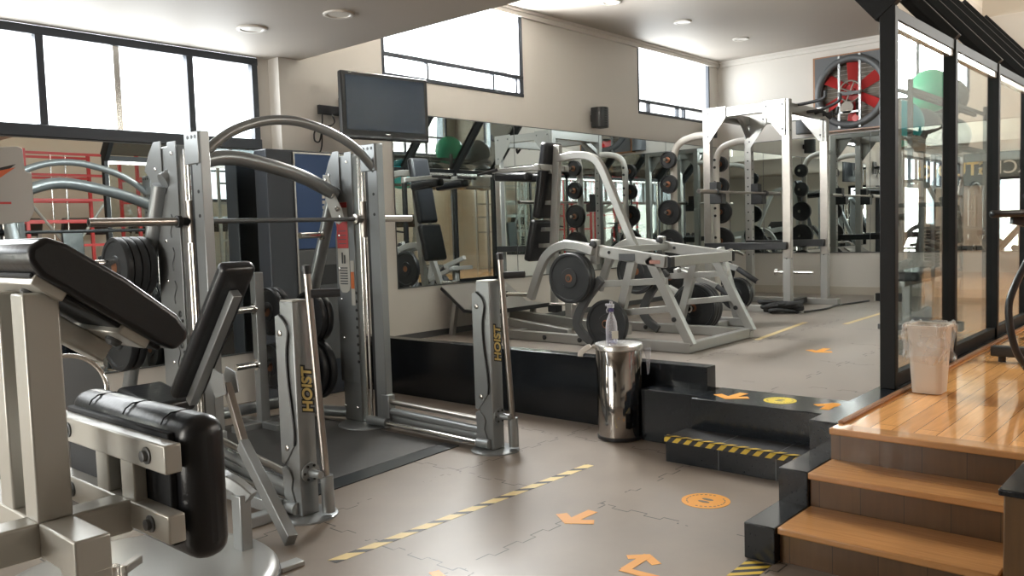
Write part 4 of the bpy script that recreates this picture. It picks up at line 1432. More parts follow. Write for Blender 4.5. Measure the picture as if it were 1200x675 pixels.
SB = thing('spray_bottle', (4.46, 3.085, 0.623), 'clear plastic spray bottle standing on the steel bin', 'spray bottle')
bx, by, bz = 4.455, 3.085, 0.623
MB().lathe((bx, by, bz), (0, 0, 1), [(0.034, 0.0), (0.037, 0.006), (0.037, 0.10), (0.033, 0.135), (0.022, 0.165), (0.014, 0.185), (0.013, 0.20)], 36).build('body', M.plastic, SB)
MB().lathe((bx, by, bz + 0.003), (0, 0, 1), [(0.0325, 0.0), (0.0345, 0.006), (0.0345, 0.055), (0.0, 0.056)], 36).build('liquid', clear('cleaning_liquid', (0.80, 0.80, 0.90), 0.9, 0.0), SB)
MB().lathe((bx, by, bz), (0, 0, 1), [(0.016, 0.197), (0.017, 0.20), (0.017, 0.215), (0.011, 0.222)], 24).build('cap_ring', mat('bottle_cap_blue', (0.06, 0.05, 0.16), 0.4), SB)
m = MB()
m.box(bx - 0.012, bx + 0.012, by - 0.018, by + 0.024, bz + 0.222, bz + 0.248)
m.cyl((bx, by + 0.02, bz + 0.24), (bx, by + 0.042, bz + 0.24), 0.008)
m.beam([(bx, by + 0.022, bz + 0.228), (bx, by + 0.035, bz + 0.205), (bx, by + 0.03, bz + 0.188)], 0.010, 0.006)
m.cyl((bx, by, bz + 0.245), (bx, by, bz + 0.265), 0.009)
m.build('trigger_head', M.plastic, SB, 0.003)
MB().cbox((bx - 0.012, by - 0.034, bz + 0.05), (0.045, 0.003, 0.05), Matrix.Rotation(-0.5, 3, 'Z')).build('label', M.paper, SB)

WB = thing('waste_bin', (4.765, 1.272, W), 'cream plastic waste bin with a clear bag, on the wood floor by the glass partition', 'waste bin')
bx, by = 4.765, 1.272


def rect_loop(cx, cy, hx, hy, r, z, n=5, wob=0.0, seed=0):
    rr = random.Random(seed)
    out = []
    for qx, qy, a0 in ((1, 1, 0), (-1, 1, 90), (-1, -1, 180), (1, -1, 270)):
        for k in range(n):
            a = math.radians(a0 + 90 * k / (n - 1))
            w_ = 1 + (rr.random() - 0.5) * wob
            out.append(Vector((cx + qx * (hx - r) + r * math.cos(a) * w_ + (rr.random() - 0.5) * wob * 0.05, cy + qy * (hy - r) + r * math.sin(a) * w_ + (rr.random() - 0.5) * wob * 0.05, z + (rr.random() - 0.5) * wob * 0.06)))
    return out


def loft(loops, cap0=True, cap1=False):
    m = MB()
    n = len(loops[0])
    vs = [p for l in loops for p in l]
    fs = []
    for k in range(len(loops) - 1):
        for i in range(n):
            j = (i + 1) % n
            fs.append((k * n + i, k * n + j, (k + 1) * n + j, (k + 1) * n + i))
    if cap0:
        fs.append(tuple(reversed(range(n))))
    if cap1:
        fs.append(tuple((len(loops) - 1) * n + i for i in range(n)))
    return m.add(vs, fs)


hx0, hy0, hx1, hy1 = 0.078, 0.072, 0.098, 0.092
loft([rect_loop(bx, by, hx0, hy0, 0.03, W), rect_loop(bx, by, hx1, hy1, 0.035, W + 0.345), rect_loop(bx, by, hx1 + 0.008, hy1 + 0.008, 0.038, W + 0.345), rect_loop(bx, by, hx1 + 0.008, hy1 + 0.008, 0.038, W + 0.358),
      rect_loop(bx, by, hx1 - 0.006, hy1 - 0.006, 0.032, W + 0.358), rect_loop(bx, by, hx0 - 0.006, hy0 - 0.006, 0.028, W + 0.02)], True, True).build('body', mat('cream_plastic', (0.62, 0.57, 0.50), 0.45), WB)
bag = bpy.data.materials.new('thin_bag_plastic')
bag.use_nodes = True
nt = bag.node_tree
nt.nodes.clear()
out = nt.nodes.new('ShaderNodeOutputMaterial')
tr = nt.nodes.new('ShaderNodeBsdfTransparent')
di = nt.nodes.new('ShaderNodeBsdfPrincipled')
di.inputs['Base Color'].default_value = (0.82, 0.81, 0.79, 1)
di.inputs['Roughness'].default_value = 0.22
mx_ = nt.nodes.new('ShaderNodeMixShader')
nz = nt.nodes.new('ShaderNodeTexNoise')
nz.inputs['Scale'].default_value = 7
nz.inputs['Detail'].default_value = 4
mr = nt.nodes.new('ShaderNodeMapRange')
mr.inputs['From Min'].default_value = 0.35
mr.inputs['From Max'].default_value = 0.7
mr.inputs['To Min'].default_value = 0.10
mr.inputs['To Max'].default_value = 0.38
tc = nt.nodes.new('ShaderNodeTexCoord')
nt.links.new(tc.outputs['Object'], nz.inputs['Vector'])
nt.links.new(nz.outputs['Fac'], mr.inputs['Value'])
nt.links.new(mr.outputs['Result'], mx_.inputs[0])
nt.links.new(tr.outputs[0], mx_.inputs[1])
nt.links.new(di.outputs[0], mx_.inputs[2])
nt.links.new(mx_.outputs[0], out.inputs[0])
M.bag = bag
ls = []
for k, (g, z) in enumerate(((-0.012, 0.25), (-0.008, 0.33), (0.004, 0.368), (0.012, 0.362), (0.018, 0.31), (0.018, 0.25), (0.024, 0.20), (0.020, 0.17))):
    sh = -0.004 if k > 3 else 0
    t_ = max(0, (0.36 - z)) * 0.06
    ls.append(rect_loop(bx, by, hx1 + g - t_, hy1 + g - t_, 0.04, W + z, 9, 0.55 if k > 2 else 0.2, 40 + k))
loft(ls, False, False).build('bag', M.bag, WB)

# ------------------------------------------------------------------ television
TV = thing('television', (4.87, 5.68, 2.16), 'flat black television hanging on a wall arm beside the high window', 'television')
a = math.radians(-6.0)
ex = Vector((math.cos(a), math.sin(a), 0))
ey = Vector((-math.sin(a), math.cos(a), 0))
Rz = Matrix((ex, ey, (0, 0, 1))).transposed()
c = Vector((4.87, 5.70, 2.455))
MB().cbox(c, (0.90, 0.055, 0.565), Rz).build('housing', M.black, TV, 0.012)
MB().cbox(c - ey * 0.029 + Vector((0, 0, 0.022)), (0.815, 0.004, 0.455), Rz).build('screen', M.tvscreen, TV)
m = MB()
m.cbox(c - ey * 0.030 - Vector((0, 0, 0.262)), (0.86, 0.006, 0.022), Rz)
m.build('chin_strip', mat('tv_glossy_strip', (0.06, 0.065, 0.075), 0.08, 0.2), TV, 0.002)
m = MB()
m.cbox(c - ey * 0.0305 - Vector((0, 0, 0.232)), (0.045, 0.002, 0.008), Rz)
m.cbox(c - ey * 0.0305 + Vector((0, 0, 0.268)) - ex * 0.36, (0.035, 0.002, 0.006), Rz)
m.build('badge', M.alu, TV)
m = MB()
m.cbox(c + ey * 0.045, (0.30, 0.04, 0.30), Rz)
m.beam([c + ey * 0.06, Vector((4.95, 5.93, 2.45)), Vector((4.8, 6.09, 2.45))], 0.05, 0.05, (0, 0, 1))
m.box(4.70, 4.90, 6.10, 6.128, 2.32, 2.58)
m.build('wall_arm', M.black, TV)

CB = thing('cable_box', (4.55, YB - 0.03, 2.45), 'small black box with dangling cables on the cream wall left of the television', 'wall box')
MB().box(4.47, 4.70, YB - 0.03, YB, 2.42, 2.50).build('case', M.black, CB, 0.004)
m = MB()
m.tube(smooth_path([(4.60, YB - 0.03, 2.43), (4.62, YB - 0.04, 2.36), (4.56, YB - 0.05, 2.32), (4.42, YB - 0.04, 2.28), (4.40, YB - 0.04, 2.19), (4.45, YB - 0.04, 2.18), (4.48, YB - 0.04, 2.27)], 6), 0.007, 8)
m.tube(smooth_path([(4.69, YB - 0.03, 2.46), (4.74, YB - 0.05, 2.42), (4.72, YB - 0.05, 2.33), (4.80, YB - 0.05, 2.25)], 6), 0.006, 8)
m.tube(smooth_path([(4.50, YB - 0.03, 2.43), (4.49, YB - 0.03, 2.30), (4.45, YB - 0.03, 2.08), (4.20, YB - 0.03, 2.04)], 6), 0.006, 8)
m.build('cable', M.black, CB)

# ------------------------------------------------------------------ dark cabinet with the blue panel
CA = thing('cabinet', (4.2, 5.95, 0), 'tall charcoal cabinet with a blue printed panel, against the wall below the television', 'cabinet')
MB().box(3.82, 4.72, 5.945, YB - 0.005, 0.0, 2.075).build('body', M.charcoal, CA, 0.01)
MB().box(4.065, 4.08, 5.93, 5.945, 0.05, 2.06).box(4.08, 4.71, 5.93, 5.945, 2.045, 2.06).build('panel_rim', M.steel, CA, 0.002)
MB().box(4.08, 4.705, 5.933, 5.945, 1.26, 2.045).build('blue_panel', M.blue, CA, 0.003)
MB().box(4.08, 4.705, 5.935, 5.945, 0.30, 1.25).build('lower_door', M.dgrey, CA, 0.004)
MB().box(4.13, 4.66, 5.931, 5.937, 0.95, 1.12).build('door_slot', M.black, CA, 0.004)
m = MB()
rr = random.Random(5)
for k, (z, x0, x1) in enumerate(((1.92, 4.50, 4.69), (1.885, 4.38, 4.69), (1.855, 4.35, 4.68), (1.83, 4.41, 4.68), (1.80, 4.48, 4.68))):
    m.box(x0, x1, 5.931, 5.933, z, z + 0.010)
for k in range(7):
    m.box(4.335, 4.362, 5.931, 5.933, 1.68 - k * 0.045, 1.70 - k * 0.045 + 0.008)
m.build('text_print', M.paper, CA)

# ------------------------------------------------------------------ speakers and fan
def speaker(loc, size, label, mt, facing):
    x, y, z = loc
    t = thing('wall_speaker', (x, y, z), label, 'speaker', 'wall speakers')
    w_, d_, h_ = size
    prof = []
    for k in range(9):
        a_ = math.pi * k / 8
        prof.append((w_ / 2 * math.cos(a_), -d_ * 0.55 - d_ * 0.45 * math.sin(a_)))
    prof = [(w_ / 2, 0)] + prof + [(-w_ / 2, 0)]
    ex_ = Vector((1, 0, 0)) if facing == 'y' else Vector((0, -1, 0))
    ey_ = Vector((0, 1, 0)) if facing == 'y' else Vector((1, 0, 0))
    MB().prism(prof, (x, y, z), ex_, ey_, h_).build('cabinet', mt, t, 0.006)
    m = MB()
    m.cbox(Vector((x, y, z + h_ / 2)) + ey_ * 0.02, (0.08, 0.05, 0.08), Matrix((ex_, ey_, (0, 0, 1))).transposed())
    m.build('wall_bracket', M.black, t)
    m = MB()
    o = Vector((x, y, z + h_ / 2)) - ey_ * d_ * 1.0
    for k in range(7):
        m.cbox(o + Vector((0, 0, (k - 3) * h_ / 8.5)), (w_ * 0.45, 0.004, 0.003), Matrix((ex_, ey_, (0, 0, 1))).transposed())
    m.build('grille_bar', M.dgrey, t)
    return t


speaker((8.55, YB - 0.045, 2.575), (0.19, 0.17, 0.245), 'black wall speaker on the back wall between the two high windows', M.black, 'y')
speaker((11.35, YB - 0.045, 2.62), (0.17, 0.16, 0.21), 'small black wall speaker near the far corner, under the corner window', M.black, 'y')
speaker((XF - 0.045, 4.76, 2.58), (0.20, 0.17, 0.30), 'grey wall speaker on the far wall left of the big fan', mat('speaker_grey', (0.10, 0.11, 0.12), 0.5), 'x')

FN = thing('exhaust_fan', (XF - 0.1, 4.12, 2.60), 'large square exhaust fan with red blades high on the far wall', 'fan')
fc = Vector((XF - 0.06, 4.105, 3.085))
hs = 0.495
m = MB()
n = 48
Rf = 0.43
inner = [(Rf * math.cos(2 * math.pi * i / n), Rf * math.sin(2 * math.pi * i / n)) for i in range(n)]
outer = []
for i in range(n):
    a_ = 2 * math.pi * i / n
    ca, sa = math.cos(a_), math.sin(a_)
    k_ = hs / max(abs(ca), abs(sa))
    outer.append((k_ * ca, k_ * sa))
vs, fs = [], []
for (x0, lst) in ((-0.05, outer), (-0.05, inner), (0.05, inner), (0.05, outer)):
    vs += [fc + Vector((x0, p[0], p[1])) for p in lst]
for r_ in range(4):
    for i in range(n):
        j = (i + 1) % n
        q = (r_ + 1) % 4
        fs.append((r_ * n + i, r_ * n + j, q * n + j, q * n + i))
m.add(vs, fs)
m.build('housing', M.fangrey, FN)
MB().torus(fc - Vector((0.05, 0, 0)), (1, 0, 0), Rf + 0.015, 0.05, 56, 12).build('duct_ring', M.fangrey, FN)
m = MB()
m.box(XF - 0.10, XF + 0.0, 4.105 - hs - 0.03, 4.105 - hs, 2.57, 3.60).box(XF - 0.10, XF, 4.105 + hs, 4.105 + hs + 0.03, 2.57, 3.60)
m.box(XF - 0.10, XF, 4.105 - hs, 4.105 + hs, 2.57, 2.59).box(XF - 0.10, XF, 4.105 - hs, 4.105 + hs, 3.58, 3.60)
m.build('wood_surround', M.woodtrim, FN)
m = MB()
for k in range(15):
    z = 2.69 + k * 0.056
    hw = math.sqrt(max(0.0, 0.43 ** 2 - (z - 3.085) ** 2))
    if hw > 0.06:
        m.cbox((XF - 0.018, 4.105, z), (0.004, 2 * hw, 0.05), Matrix.Rotation(0.35, 3, 'Y'))
m.build('louvre', M.louver, FN)
for k in range(6):
    a_ = math.radians(90 + 60 * k + 2)
    er = Vector((0, math.cos(a_), math.sin(a_)))
    et = Vector((0, -math.sin(a_), math.cos(a_)))
    ew = (et * math.cos(0.5) + Vector((1, 0, 0)) * math.sin(0.5)).normalized()
    m = MB()
    m.prism([(0.10, -0.055), (0.385, -0.085), (0.395, 0.075), (0.12, 0.06)], fc + Vector((-0.01, 0, 0)), er, ew, 0.004)
    m.build('blade', M.red, FN, 0.001, 1)
MB().lathe(fc + Vector((0.02, 0, 0)), (-1, 0, 0), [(0.11, 0.0), (0.11, 0.02), (0.05, 0.03), (0.04, 0.06)], 32).build('hub', M.red, FN)
m = MB()
m.torus(fc + Vector((-0.075, 0.005, 0.0)), (1, 0, 0), 0.14, 0.011, 40, 8)
for k in range(4):
    a_ = 0.4 + k * math.pi / 2
    m.tube([fc + Vector((-0.075, 0.005, 0)), fc + Vector((-0.075, 0.005 + 0.135 * math.cos(a_), 0.135 * math.sin(a_)))], 0.010, 8)
m.lathe(fc + Vector((-0.085, 0.05, -0.215)), (1, 0, 0), [(0.085, 0), (0.085, 0.02), (0.05, 0.022), (0.03, 0.012), (0.0, 0.01)], 28)
m.build('pulley', M.louver, FN)
m = MB()
for y in (4.105 + 0.155, 4.105 - 0.12):
    m.box(XF - 0.145, XF - 0.12, y - 0.014, y + 0.014, 2.60, 3.57)
m.box(XF - 0.145, XF - 0.12, 3.985, 4.26, 2.80, 2.825)
m.build('guard_bar', M.smith, FN)
MB().box(XF - 0.155, XF - 0.145, 3.97, 4.27, 3.035, 3.085).build('bearing_bar', M.black, FN, 0.004)
m = MB()
m.cyl((XF - 0.15, 3.99 + 0.05, 2.72), (XF - 0.08, 3.99 + 0.05, 2.72), 0.045)
m.build('motor', M.red, FN)

# ------------------------------------------------------------------ floor markings
def flat(name, polys, z, mt, label, cat, group=None, extra=None):
    xs = [p[0] for q in polys for p in q]
    ys = [p[1] for q in polys for p in q]
    m = MB()
    for q in polys:
        m.prism(q, (0, 0, z), (1, 0, 0), (0, 1, 0), 0.0012)
    return tag(m.build(name, mt), label, cat, group)


def disc_poly(x, y, r, n=48):
    return [(x + r * math.cos(2 * math.pi * i / n), y + r * math.sin(2 * math.pi * i / n)) for i in range(n)]


def strip(p, q, w_):
    p, q = Vector((*p, 0)), Vector((*q, 0))
    d_ = (q - p).normalized()
    s_ = Vector((-d_.y, d_.x, 0)) * w_ / 2
    return [tuple((v)[:2]) for v in (p - s_, q - s_, q + s_, p + s_)]


flat('floor_tape', [strip((2.06, 2.868), (3.85, 2.838), 0.055)], 0.0, M.hazard, 'long yellow and black striped tape on the lower mats in front of the smith machine', 'floor tape')
ft = M.hazard
flat('floor_tape', [strip((6.95, 3.27), (8.40, 3.42), 0.055)], L, M.yfade, 'faded yellow tape line on the raised mats behind the orange arrow', 'floor tape', 'worn tape lines on the raised floor')
flat('floor_tape', [strip((8.40, 3.02), (9.60, 3.04), 0.055)], L, M.yfade, 'faded yellow tape line on the raised mats running towards the dark post', 'floor tape', 'worn tape lines on the raised floor')
flat('floor_tape', [strip((2.80, 1.45), (3.11, 1.46), 0.10)], 0.0, M.hazard2, 'short striped hazard tape on the mats at the foot of the wooden steps', 'floor tape')


def strokes(name, segs, w_, z, mt, label, cat, group):
    m = MB()
    for k, (p, q) in enumerate(segs):
        d_ = (Vector((*q, 0)) - Vector((*p, 0))).normalized() * w_ * 0.35
        m.prism(strip((p[0] - d_.x, p[1] - d_.y), q, w_), (0, 0, z + 0.0004 * k), (1, 0, 0), (0, 1, 0), 0.001)
    return tag(m.build(name, mt), label, cat, group)


AG = 'arrow stickers on the floor'
strokes('floor_arrow', [((3.03, 2.361), (3.097, 2.459)), ((3.03, 2.361), (3.215, 2.359)), ((3.03, 2.361), (3.093, 2.265))], 0.055, 0.0, M.orange, 'orange arrow sticker on the lower mats between the striped tape and the orange disc', 'floor sticker', AG)
strokes('floor_arrow', [((2.892, 1.853), (2.836, 1.912)), ((2.892, 1.853), (2.842, 1.775)), ((2.892, 1.853), (2.72, 1.848)), ((2.72, 1.848), (2.73, 1.70))], 0.042, 0.0, M.orange, 'orange bent arrow sticker on the lower mats nearest the foot of the wooden steps', 'floor sticker', AG)
strokes('floor_arrow', [((2.22, 2.37), (2.25, 2.45)), ((2.22, 2.37), (2.26, 2.31)), ((2.22, 2.37), (2.07, 2.33))], 0.045, 0.0, M.orange, 'orange arrow sticker cut off by the bottom edge, near the striped tape', 'floor sticker', AG)
strokes('floor_arrow', [((6.516, 2.558), (6.593, 2.657)), ((6.516, 2.558), (6.569, 2.463)), ((6.516, 2.558), (6.727, 2.564))], 0.06, L, M.orange, 'orange arrow sticker on the raised mats out beyond the landing', 'floor sticker', AG)
strokes('floor_arrow', [((4.516, 2.309), (4.588, 2.412)), ((4.516, 2.309), (4.591, 2.215)), ((4.516, 2.309), (4.694, 2.293))], 0.055, 0.333, M.orange, 'orange arrow sticker on the black landing beside the end of the stone curb', 'floor sticker', AG)
strokes('floor_arrow', [((4.679, 1.742), (4.592, 1.814)), ((4.679, 1.742), (4.61, 1.67)), ((4.679, 1.742), (4.511, 1.735))], 0.05, 0.333, M.orange, 'orange arrow sticker on the black landing next to the stone sill', 'floor sticker', AG)
for x, y, z, mt, lab in ((3.665, 2.0, 0.0, M.orange, 'orange round footprint sticker on the lower mats below the black steps'), (4.61, 2.03, 0.333, M.yellow, 'yellow round sticker on the black landing at the top of the steps')):
    r_ = 0.118 if z == 0 else 0.092
    t = thing('floor_disc', (x, y, z), lab, 'floor sticker')
    MB().prism(disc_poly(x, y, r_), (0, 0, z), (1, 0, 0), (0, 1, 0), 0.0014).build('film', mt, t)
    m = MB()
    for k in range(26):
        a_ = 2 * math.pi * k / 26
        if k % 13 in (11, 12):
            continue
        m.cbox((x + r_ * 0.78 * math.cos(a_), y + r_ * 0.78 * math.sin(a_), z + 0.0018), (r_ * 0.05, r_ * 0.10, 0.0006), Matrix.Rotation(a_, 3, 'Z'))
    for s in (-1, 1):
        m.prism([(q[0], q[1]) for q in [(x + s * r_ * 0.17 + r_ * 0.11 * math.cos(b_), y + r_ * 0.26 * math.sin(b_)) for b_ in [2 * math.pi * i / 16 for i in range(16)]]], (0, 0, z + 0.0014), (1, 0, 0), (0, 1, 0), 0.0006)
    m.build('print', M.mark, t)

tag(MB().prism([(2.45, 3.655), (3.72, 3.77), (3.72, 3.90), (2.45, 3.80)], (0, 0, 0), (1, 0, 0), (0, 1, 0), 0.006).build('floor_strip', mat('smooth_black_rubber', (0.022, 0.027, 0.030), 0.3)), 'dark smooth rubber strip on the floor between the smith machine front posts', 'floor strip')
tag(MB().prism([(2.45, 3.81), (3.72, 3.91), (3.72, 5.6), (2.45, 5.6)], (0, 0, 0), (1, 0, 0), (0, 1, 0), 0.004).build('platform_mat', mat('dark_rubber_mat', (0.055, 0.053, 0.05), 0.5, var=0.3, vscale=4)), 'dark rubber mat on the floor under the smith machine', 'mat')

# ------------------------------------------------------------------ small things around the rack
t = thing('strap_pile', (9.12, 3.9, L), 'tangled heap of black straps lying at the foot of the power rack', 'straps')
rr = random.Random(11)
for k in range(5):
    pts = []
    for i in range(8):
        a_ = i * 0.9 + k
        pts.append((9.10 + 0.09 * math.cos(a_) + rr.uniform(-0.05, 0.05), 3.98 + 0.17 * math.sin(a_ * 0.8) + rr.uniform(-0.05, 0.05), L + 0.02 + 0.022 * k + rr.uniform(0, 0.03)))
    MB().tube(pts, 0.022, 8, 4).build('strap', M.rubber, t)
t = thing('floor_cable', (10.0, 3.75, L), 'black cable trailing over the raised mats from the strap heap past the power rack', 'cable')
MB().tube([(9.25, 3.78, L + 0.012), (9.7, 3.70, L + 0.012), (10.1, 3.74, L + 0.012), (10.5, 3.66, L + 0.012), (10.85, 3.60, L + 0.012)], 0.011, 8, 6).build('cord', M.black, t)

BE = thing('flat_bench', (8.5, 2.35, L), 'small black-padded bench standing behind the glass partition by the far end of the gym', 'bench')
bx, by = 8.55, 2.38
pad('pad', (bx, by, 0.83), (1.0, 0.27, 0.085), Matrix.Identity(3), M.vinyl, BE, 0.025)
MB().box(bx - 0.5, bx + 0.45, by - 0.025, by + 0.025, 0.74, 0.788).build('spine', M.silver, BE, 0.004)
for x in (bx - 0.36, bx + 0.36):
    MB().box(x - 0.03, x + 0.03, by - 0.035, by + 0.035, L + 0.05, 0.75).build('leg', M.silver, BE, 0.004)
    MB().box(x - 0.035, x + 0.035, by - 0.25, by + 0.25, L, L + 0.05).build('foot', M.dgrey, BE, 0.004)
t = thing('low_step_box', (11.3, 3.4, L), 'low black beam on the raised mats against the far wall, beside the dark post', 'beam')
MB().box(10.95, 11.05, 3.2, 3.56, L, L + 0.10).build('beam', M.black, t, 0.006)
MB().box(10.94, 11.06, 3.555, 3.575, L, L + 0.08).build('end_cap', M.pale, t, 0.004)

# ------------------------------------------------------------------ exercise bike at the right edge
BK = thing('exercise_bike', (6.4, 0.95, W), 'black exercise bike on the wood floor by the glass, only its saddle end in view', 'exercise bike')
MB().box(5.93, 6.01, 0.55, 1.23, W + 0.035, W + 0.10).build('rear_stabiliser', M.black, BK, 0.01)
m = MB()
for y in (0.62, 1.17):
    m.cyl((5.97, y, W), (5.97, y, W + 0.036), 0.022)
m.build('stabiliser_foot', M.rubber, BK)
MB().beam([(5.98, 0.98, W + 0.09), (7.25, 0.98, W + 0.16)], 0.08, 0.10, (0, 1, 0)).build('main_rail', M.dgrey, BK, 0.008)
MB().beam([(5.98, 0.98, W + 0.145), (7.25, 0.98, W + 0.215)], 0.03, 0.012, (0, 1, 0)).build('rail_strip', M.alu, BK)
MB().box(7.2, 7.28, 0.7, 1.25, W + 0.02, W + 0.10).build('front_stabiliser', M.black, BK, 0.01)
MB().beam([(6.5, 0.98, W + 0.15), (6.2, 1.02, W + 0.84)], 0.06, 0.08, (0, 1, 0)).build('seat_post', M.black, BK, 0.008)
m = MB()
prof = [(0.0, 0.02), (0.04, 0.045), (0.16, 0.05), (0.24, 0.09), (0.29, 0.10), (0.31, 0.06), (0.31, -0.06), (0.29, -0.10), (0.24, -0.09), (0.16, -0.05), (0.04, -0.045), (0.0, -0.02)]
ed = Vector((0.80, -0.60, 0))
ev = Vector((0.60, 0.80, 0))
m.prism(prof, (5.88, 1.22, W + 0.905), ed, ev, 0.045)
m.build('saddle', M.vinyl, BK, 0.018, 3)
m = MB()
m.beam([(6.0, 1.13, W + 0.89), (6.2, 1.0, W + 0.84)], 0.05, 0.03, (0, 0, 1))
m.build('saddle_rail', M.black, BK, 0.004)
MB().lathe((6.95, 0.93, W + 0.358), (0, 1, 0), [(0.02, -0.02), (0.24, -0.03), (0.25, 0.0), (0.24, 0.03), (0.02, 0.02)], 44).build('flywheel', M.black, BK)
MB().beam([(6.95, 0.98, W + 0.2), (7.05, 0.98, W + 1.0)], 0.06, 0.08, (0, 1, 0)).build('handlebar_post', M.black, BK, 0.006)
MB().tube([(7.05, 0.78, W + 1.02), (7.05, 0.98, W + 1.02), (7.05, 1.18, W + 1.02), (6.8, 1.2, W + 1.05)], 0.018, 10, 3).build('handlebar', M.rubber, BK)
CT = thing('curved_guard_tube', (5.25, 0.9, W), 'curved black tube with a red lower end, in front of the exercise bike', 'guard tube')
MB().tube([(5.40, 0.86, 1.28), (5.33, 0.92, 1.12), (5.25, 0.975, 0.96), (5.222, 0.994, 0.834), (5.23, 0.965, 0.64), (5.26, 0.90, 0.50)], 0.019, 14, 5).build('tube', M.black, CT)
MB().tube([(5.26, 0.90, 0.50), (5.27, 0.885, 0.472), (5.29, 0.87, 0.45)], 0.0195, 14).build('red_end', M.red, CT)
MB().lathe((5.29, 0.87, W), (0, 0, 1), [(0.05, 0), (0.05, 0.01), (0.02, 0.014)], 20).build('foot', M.black, CT)
MB().tube([(5.40, 0.86, 1.28), (5.6, 0.72, 1.40), (5.95, 0.55, 1.36)], 0.019, 14, 5).build('upper_tube', M.black, CT)
MB().tube([(5.95, 0.55, 1.36), (5.97, 0.54, W + 0.0)], 0.019, 14).build('rear_tube', M.black, CT)

# ------------------------------------------------------------------ grey sign plate on the left
SG = thing('lightning_sign', (1.62, 5.35, 1.55), 'grey sign plate with an orange-red lightning bolt standing at the left edge before the mirror', 'sign')
MB().prism([(-0.30, 0.02), (-0.24, -0.02), (-0.1, -0.04), (0.09, -0.02), (0.12, 0.04), (0.12, 0.26), (0.085, 0.27), (0.08, 0.40), (0.05, 0.41), (-0.05, 0.40), (-0.16, 0.39), (-0.30, 0.34)], (1.755, 5.35, 1.52), (1, 0, 0), (0, 0, 1), -0.02).build('plate', M.silver, SG, 0.003)
bolt_ = [(-0.26, 0.05), (-0.10, 0.155), (-0.135, 0.165), (0.035, 0.29), (-0.12, 0.25), (-0.09, 0.235), (-0.26, 0.17)]
m = MB()
m.prism([(p[0] * 1.05 + 0.002, (p[1] - 0.17) * 1.16 + 0.17) for p in bolt_], (1.755, 5.349, 1.52), (1, 0, 0), (0, 0, 1), 0.0015)
m.build('bolt_outline', M.black, SG)
m = MB()
m.prism(bolt_, (1.755, 5.3474, 1.52), (1, 0, 0), (0, 0, 1), 0.0015)
m.build('bolt', mat('bolt_orange_red', (0.62, 0.13, 0.045), 0.4), SG)
m = MB()
m.box(1.60, 1.755, 5.346, 5.348, 1.60, 1.612).build('red_bar', M.redlabel, SG)
MB().tube([(1.66, 5.38, 1.62), (1.66, 5.38, 0.04)], 0.025, 12).build('sign_post', M.smith, SG)
MB().lathe((1.66, 5.38, 0), (0, 0, 1), [(0.2, 0), (0.2, 0.02), (0.04, 0.04)], 32).build('sign_foot', M.smith, SG)


# ------------------------------------------------------------------ the wood-floored side of the room (seen in the mirrors and the glass)
BR = thing('ball_rack', (12.2, -0.45, W), 'tall grey steel rack on the wood floor holding exercise balls, seen in the mirror', 'ball rack')
for x in (10.4, 12.2, 14.0):
    for y in (-0.75, -0.05):
        MB().box(x - 0.025, x + 0.025, y - 0.025, y + 0.025, W, 2.95).build('rack_post', M.dgrey, BR)
for z in (2.32, 2.86):
    m = MB()
    for y in (-0.62, -0.18):
        m.box(10.4, 14.0, y - 0.02, y + 0.02, z - 0.04, z)
    m.box(10.4, 14.0, -0.06, -0.04, z - 0.05, z + 0.0)
    m.build('ball_rail', M.dgrey, BR)
for x, z, r, mt, lab in ((11.15, 2.32, 0.29, M.teal, 'teal exercise ball on the lower rail of the tall rack'), (12.5, 2.86, 0.29, M.green, 'green exercise ball on the top rail of the tall rack'),
                         (13.35, 2.86, 0.28, M.greyball, 'black exercise ball on the top rail next to the green one'), (12.0, 2.32, 0.28, M.greyball, 'dark grey exercise ball on the lower rail right of the teal one'),
                         (12.75, 2.32, 0.28, M.greyball, 'dark grey exercise ball on the lower rail under the green one'), (13.5, 2.32, 0.28, M.greyball, 'dark grey exercise ball at the end of the lower rail')):
    dz = math.sqrt(r * r - 0.20 ** 2)
    t = thing('exercise_ball', (x, -0.40, z), lab, 'exercise ball', 'exercise balls on the tall rack')
    MB().sphere((x, -0.40, z + dz), r).build('ball', mt, t)
    MB().lathe((x, -0.40 + r * 0.2, z + dz), (0, 1, 0), [(0.02, r * 0.78), (0.02, r * 0.785), (0.0, r * 0.79)], 12).build('valve', M.black, t)

SN = thing('studio_sign', (15.45, -0.35, 2.0), 'black sign board with gold and pale letters on the end wall of the wood-floored room', 'sign')
MB().box(15.44, 15.5, -1.3, 0.75, 1.86, 2.38).build('board', M.black, SN, 0.006)
text_mesh('EXERCISE', 0.30, (15.438, 0.17, 2.12), (0, -1, 0), (0, 0, 1), 0.002, 'pale_lettering', M.paper, SN)
text_mesh('STUDIO', 0.30, (15.438, -0.85, 2.12), (0, -1, 0), (0, 0, 1), 0.002, 'gold_lettering', M.gold, SN, 0.006)


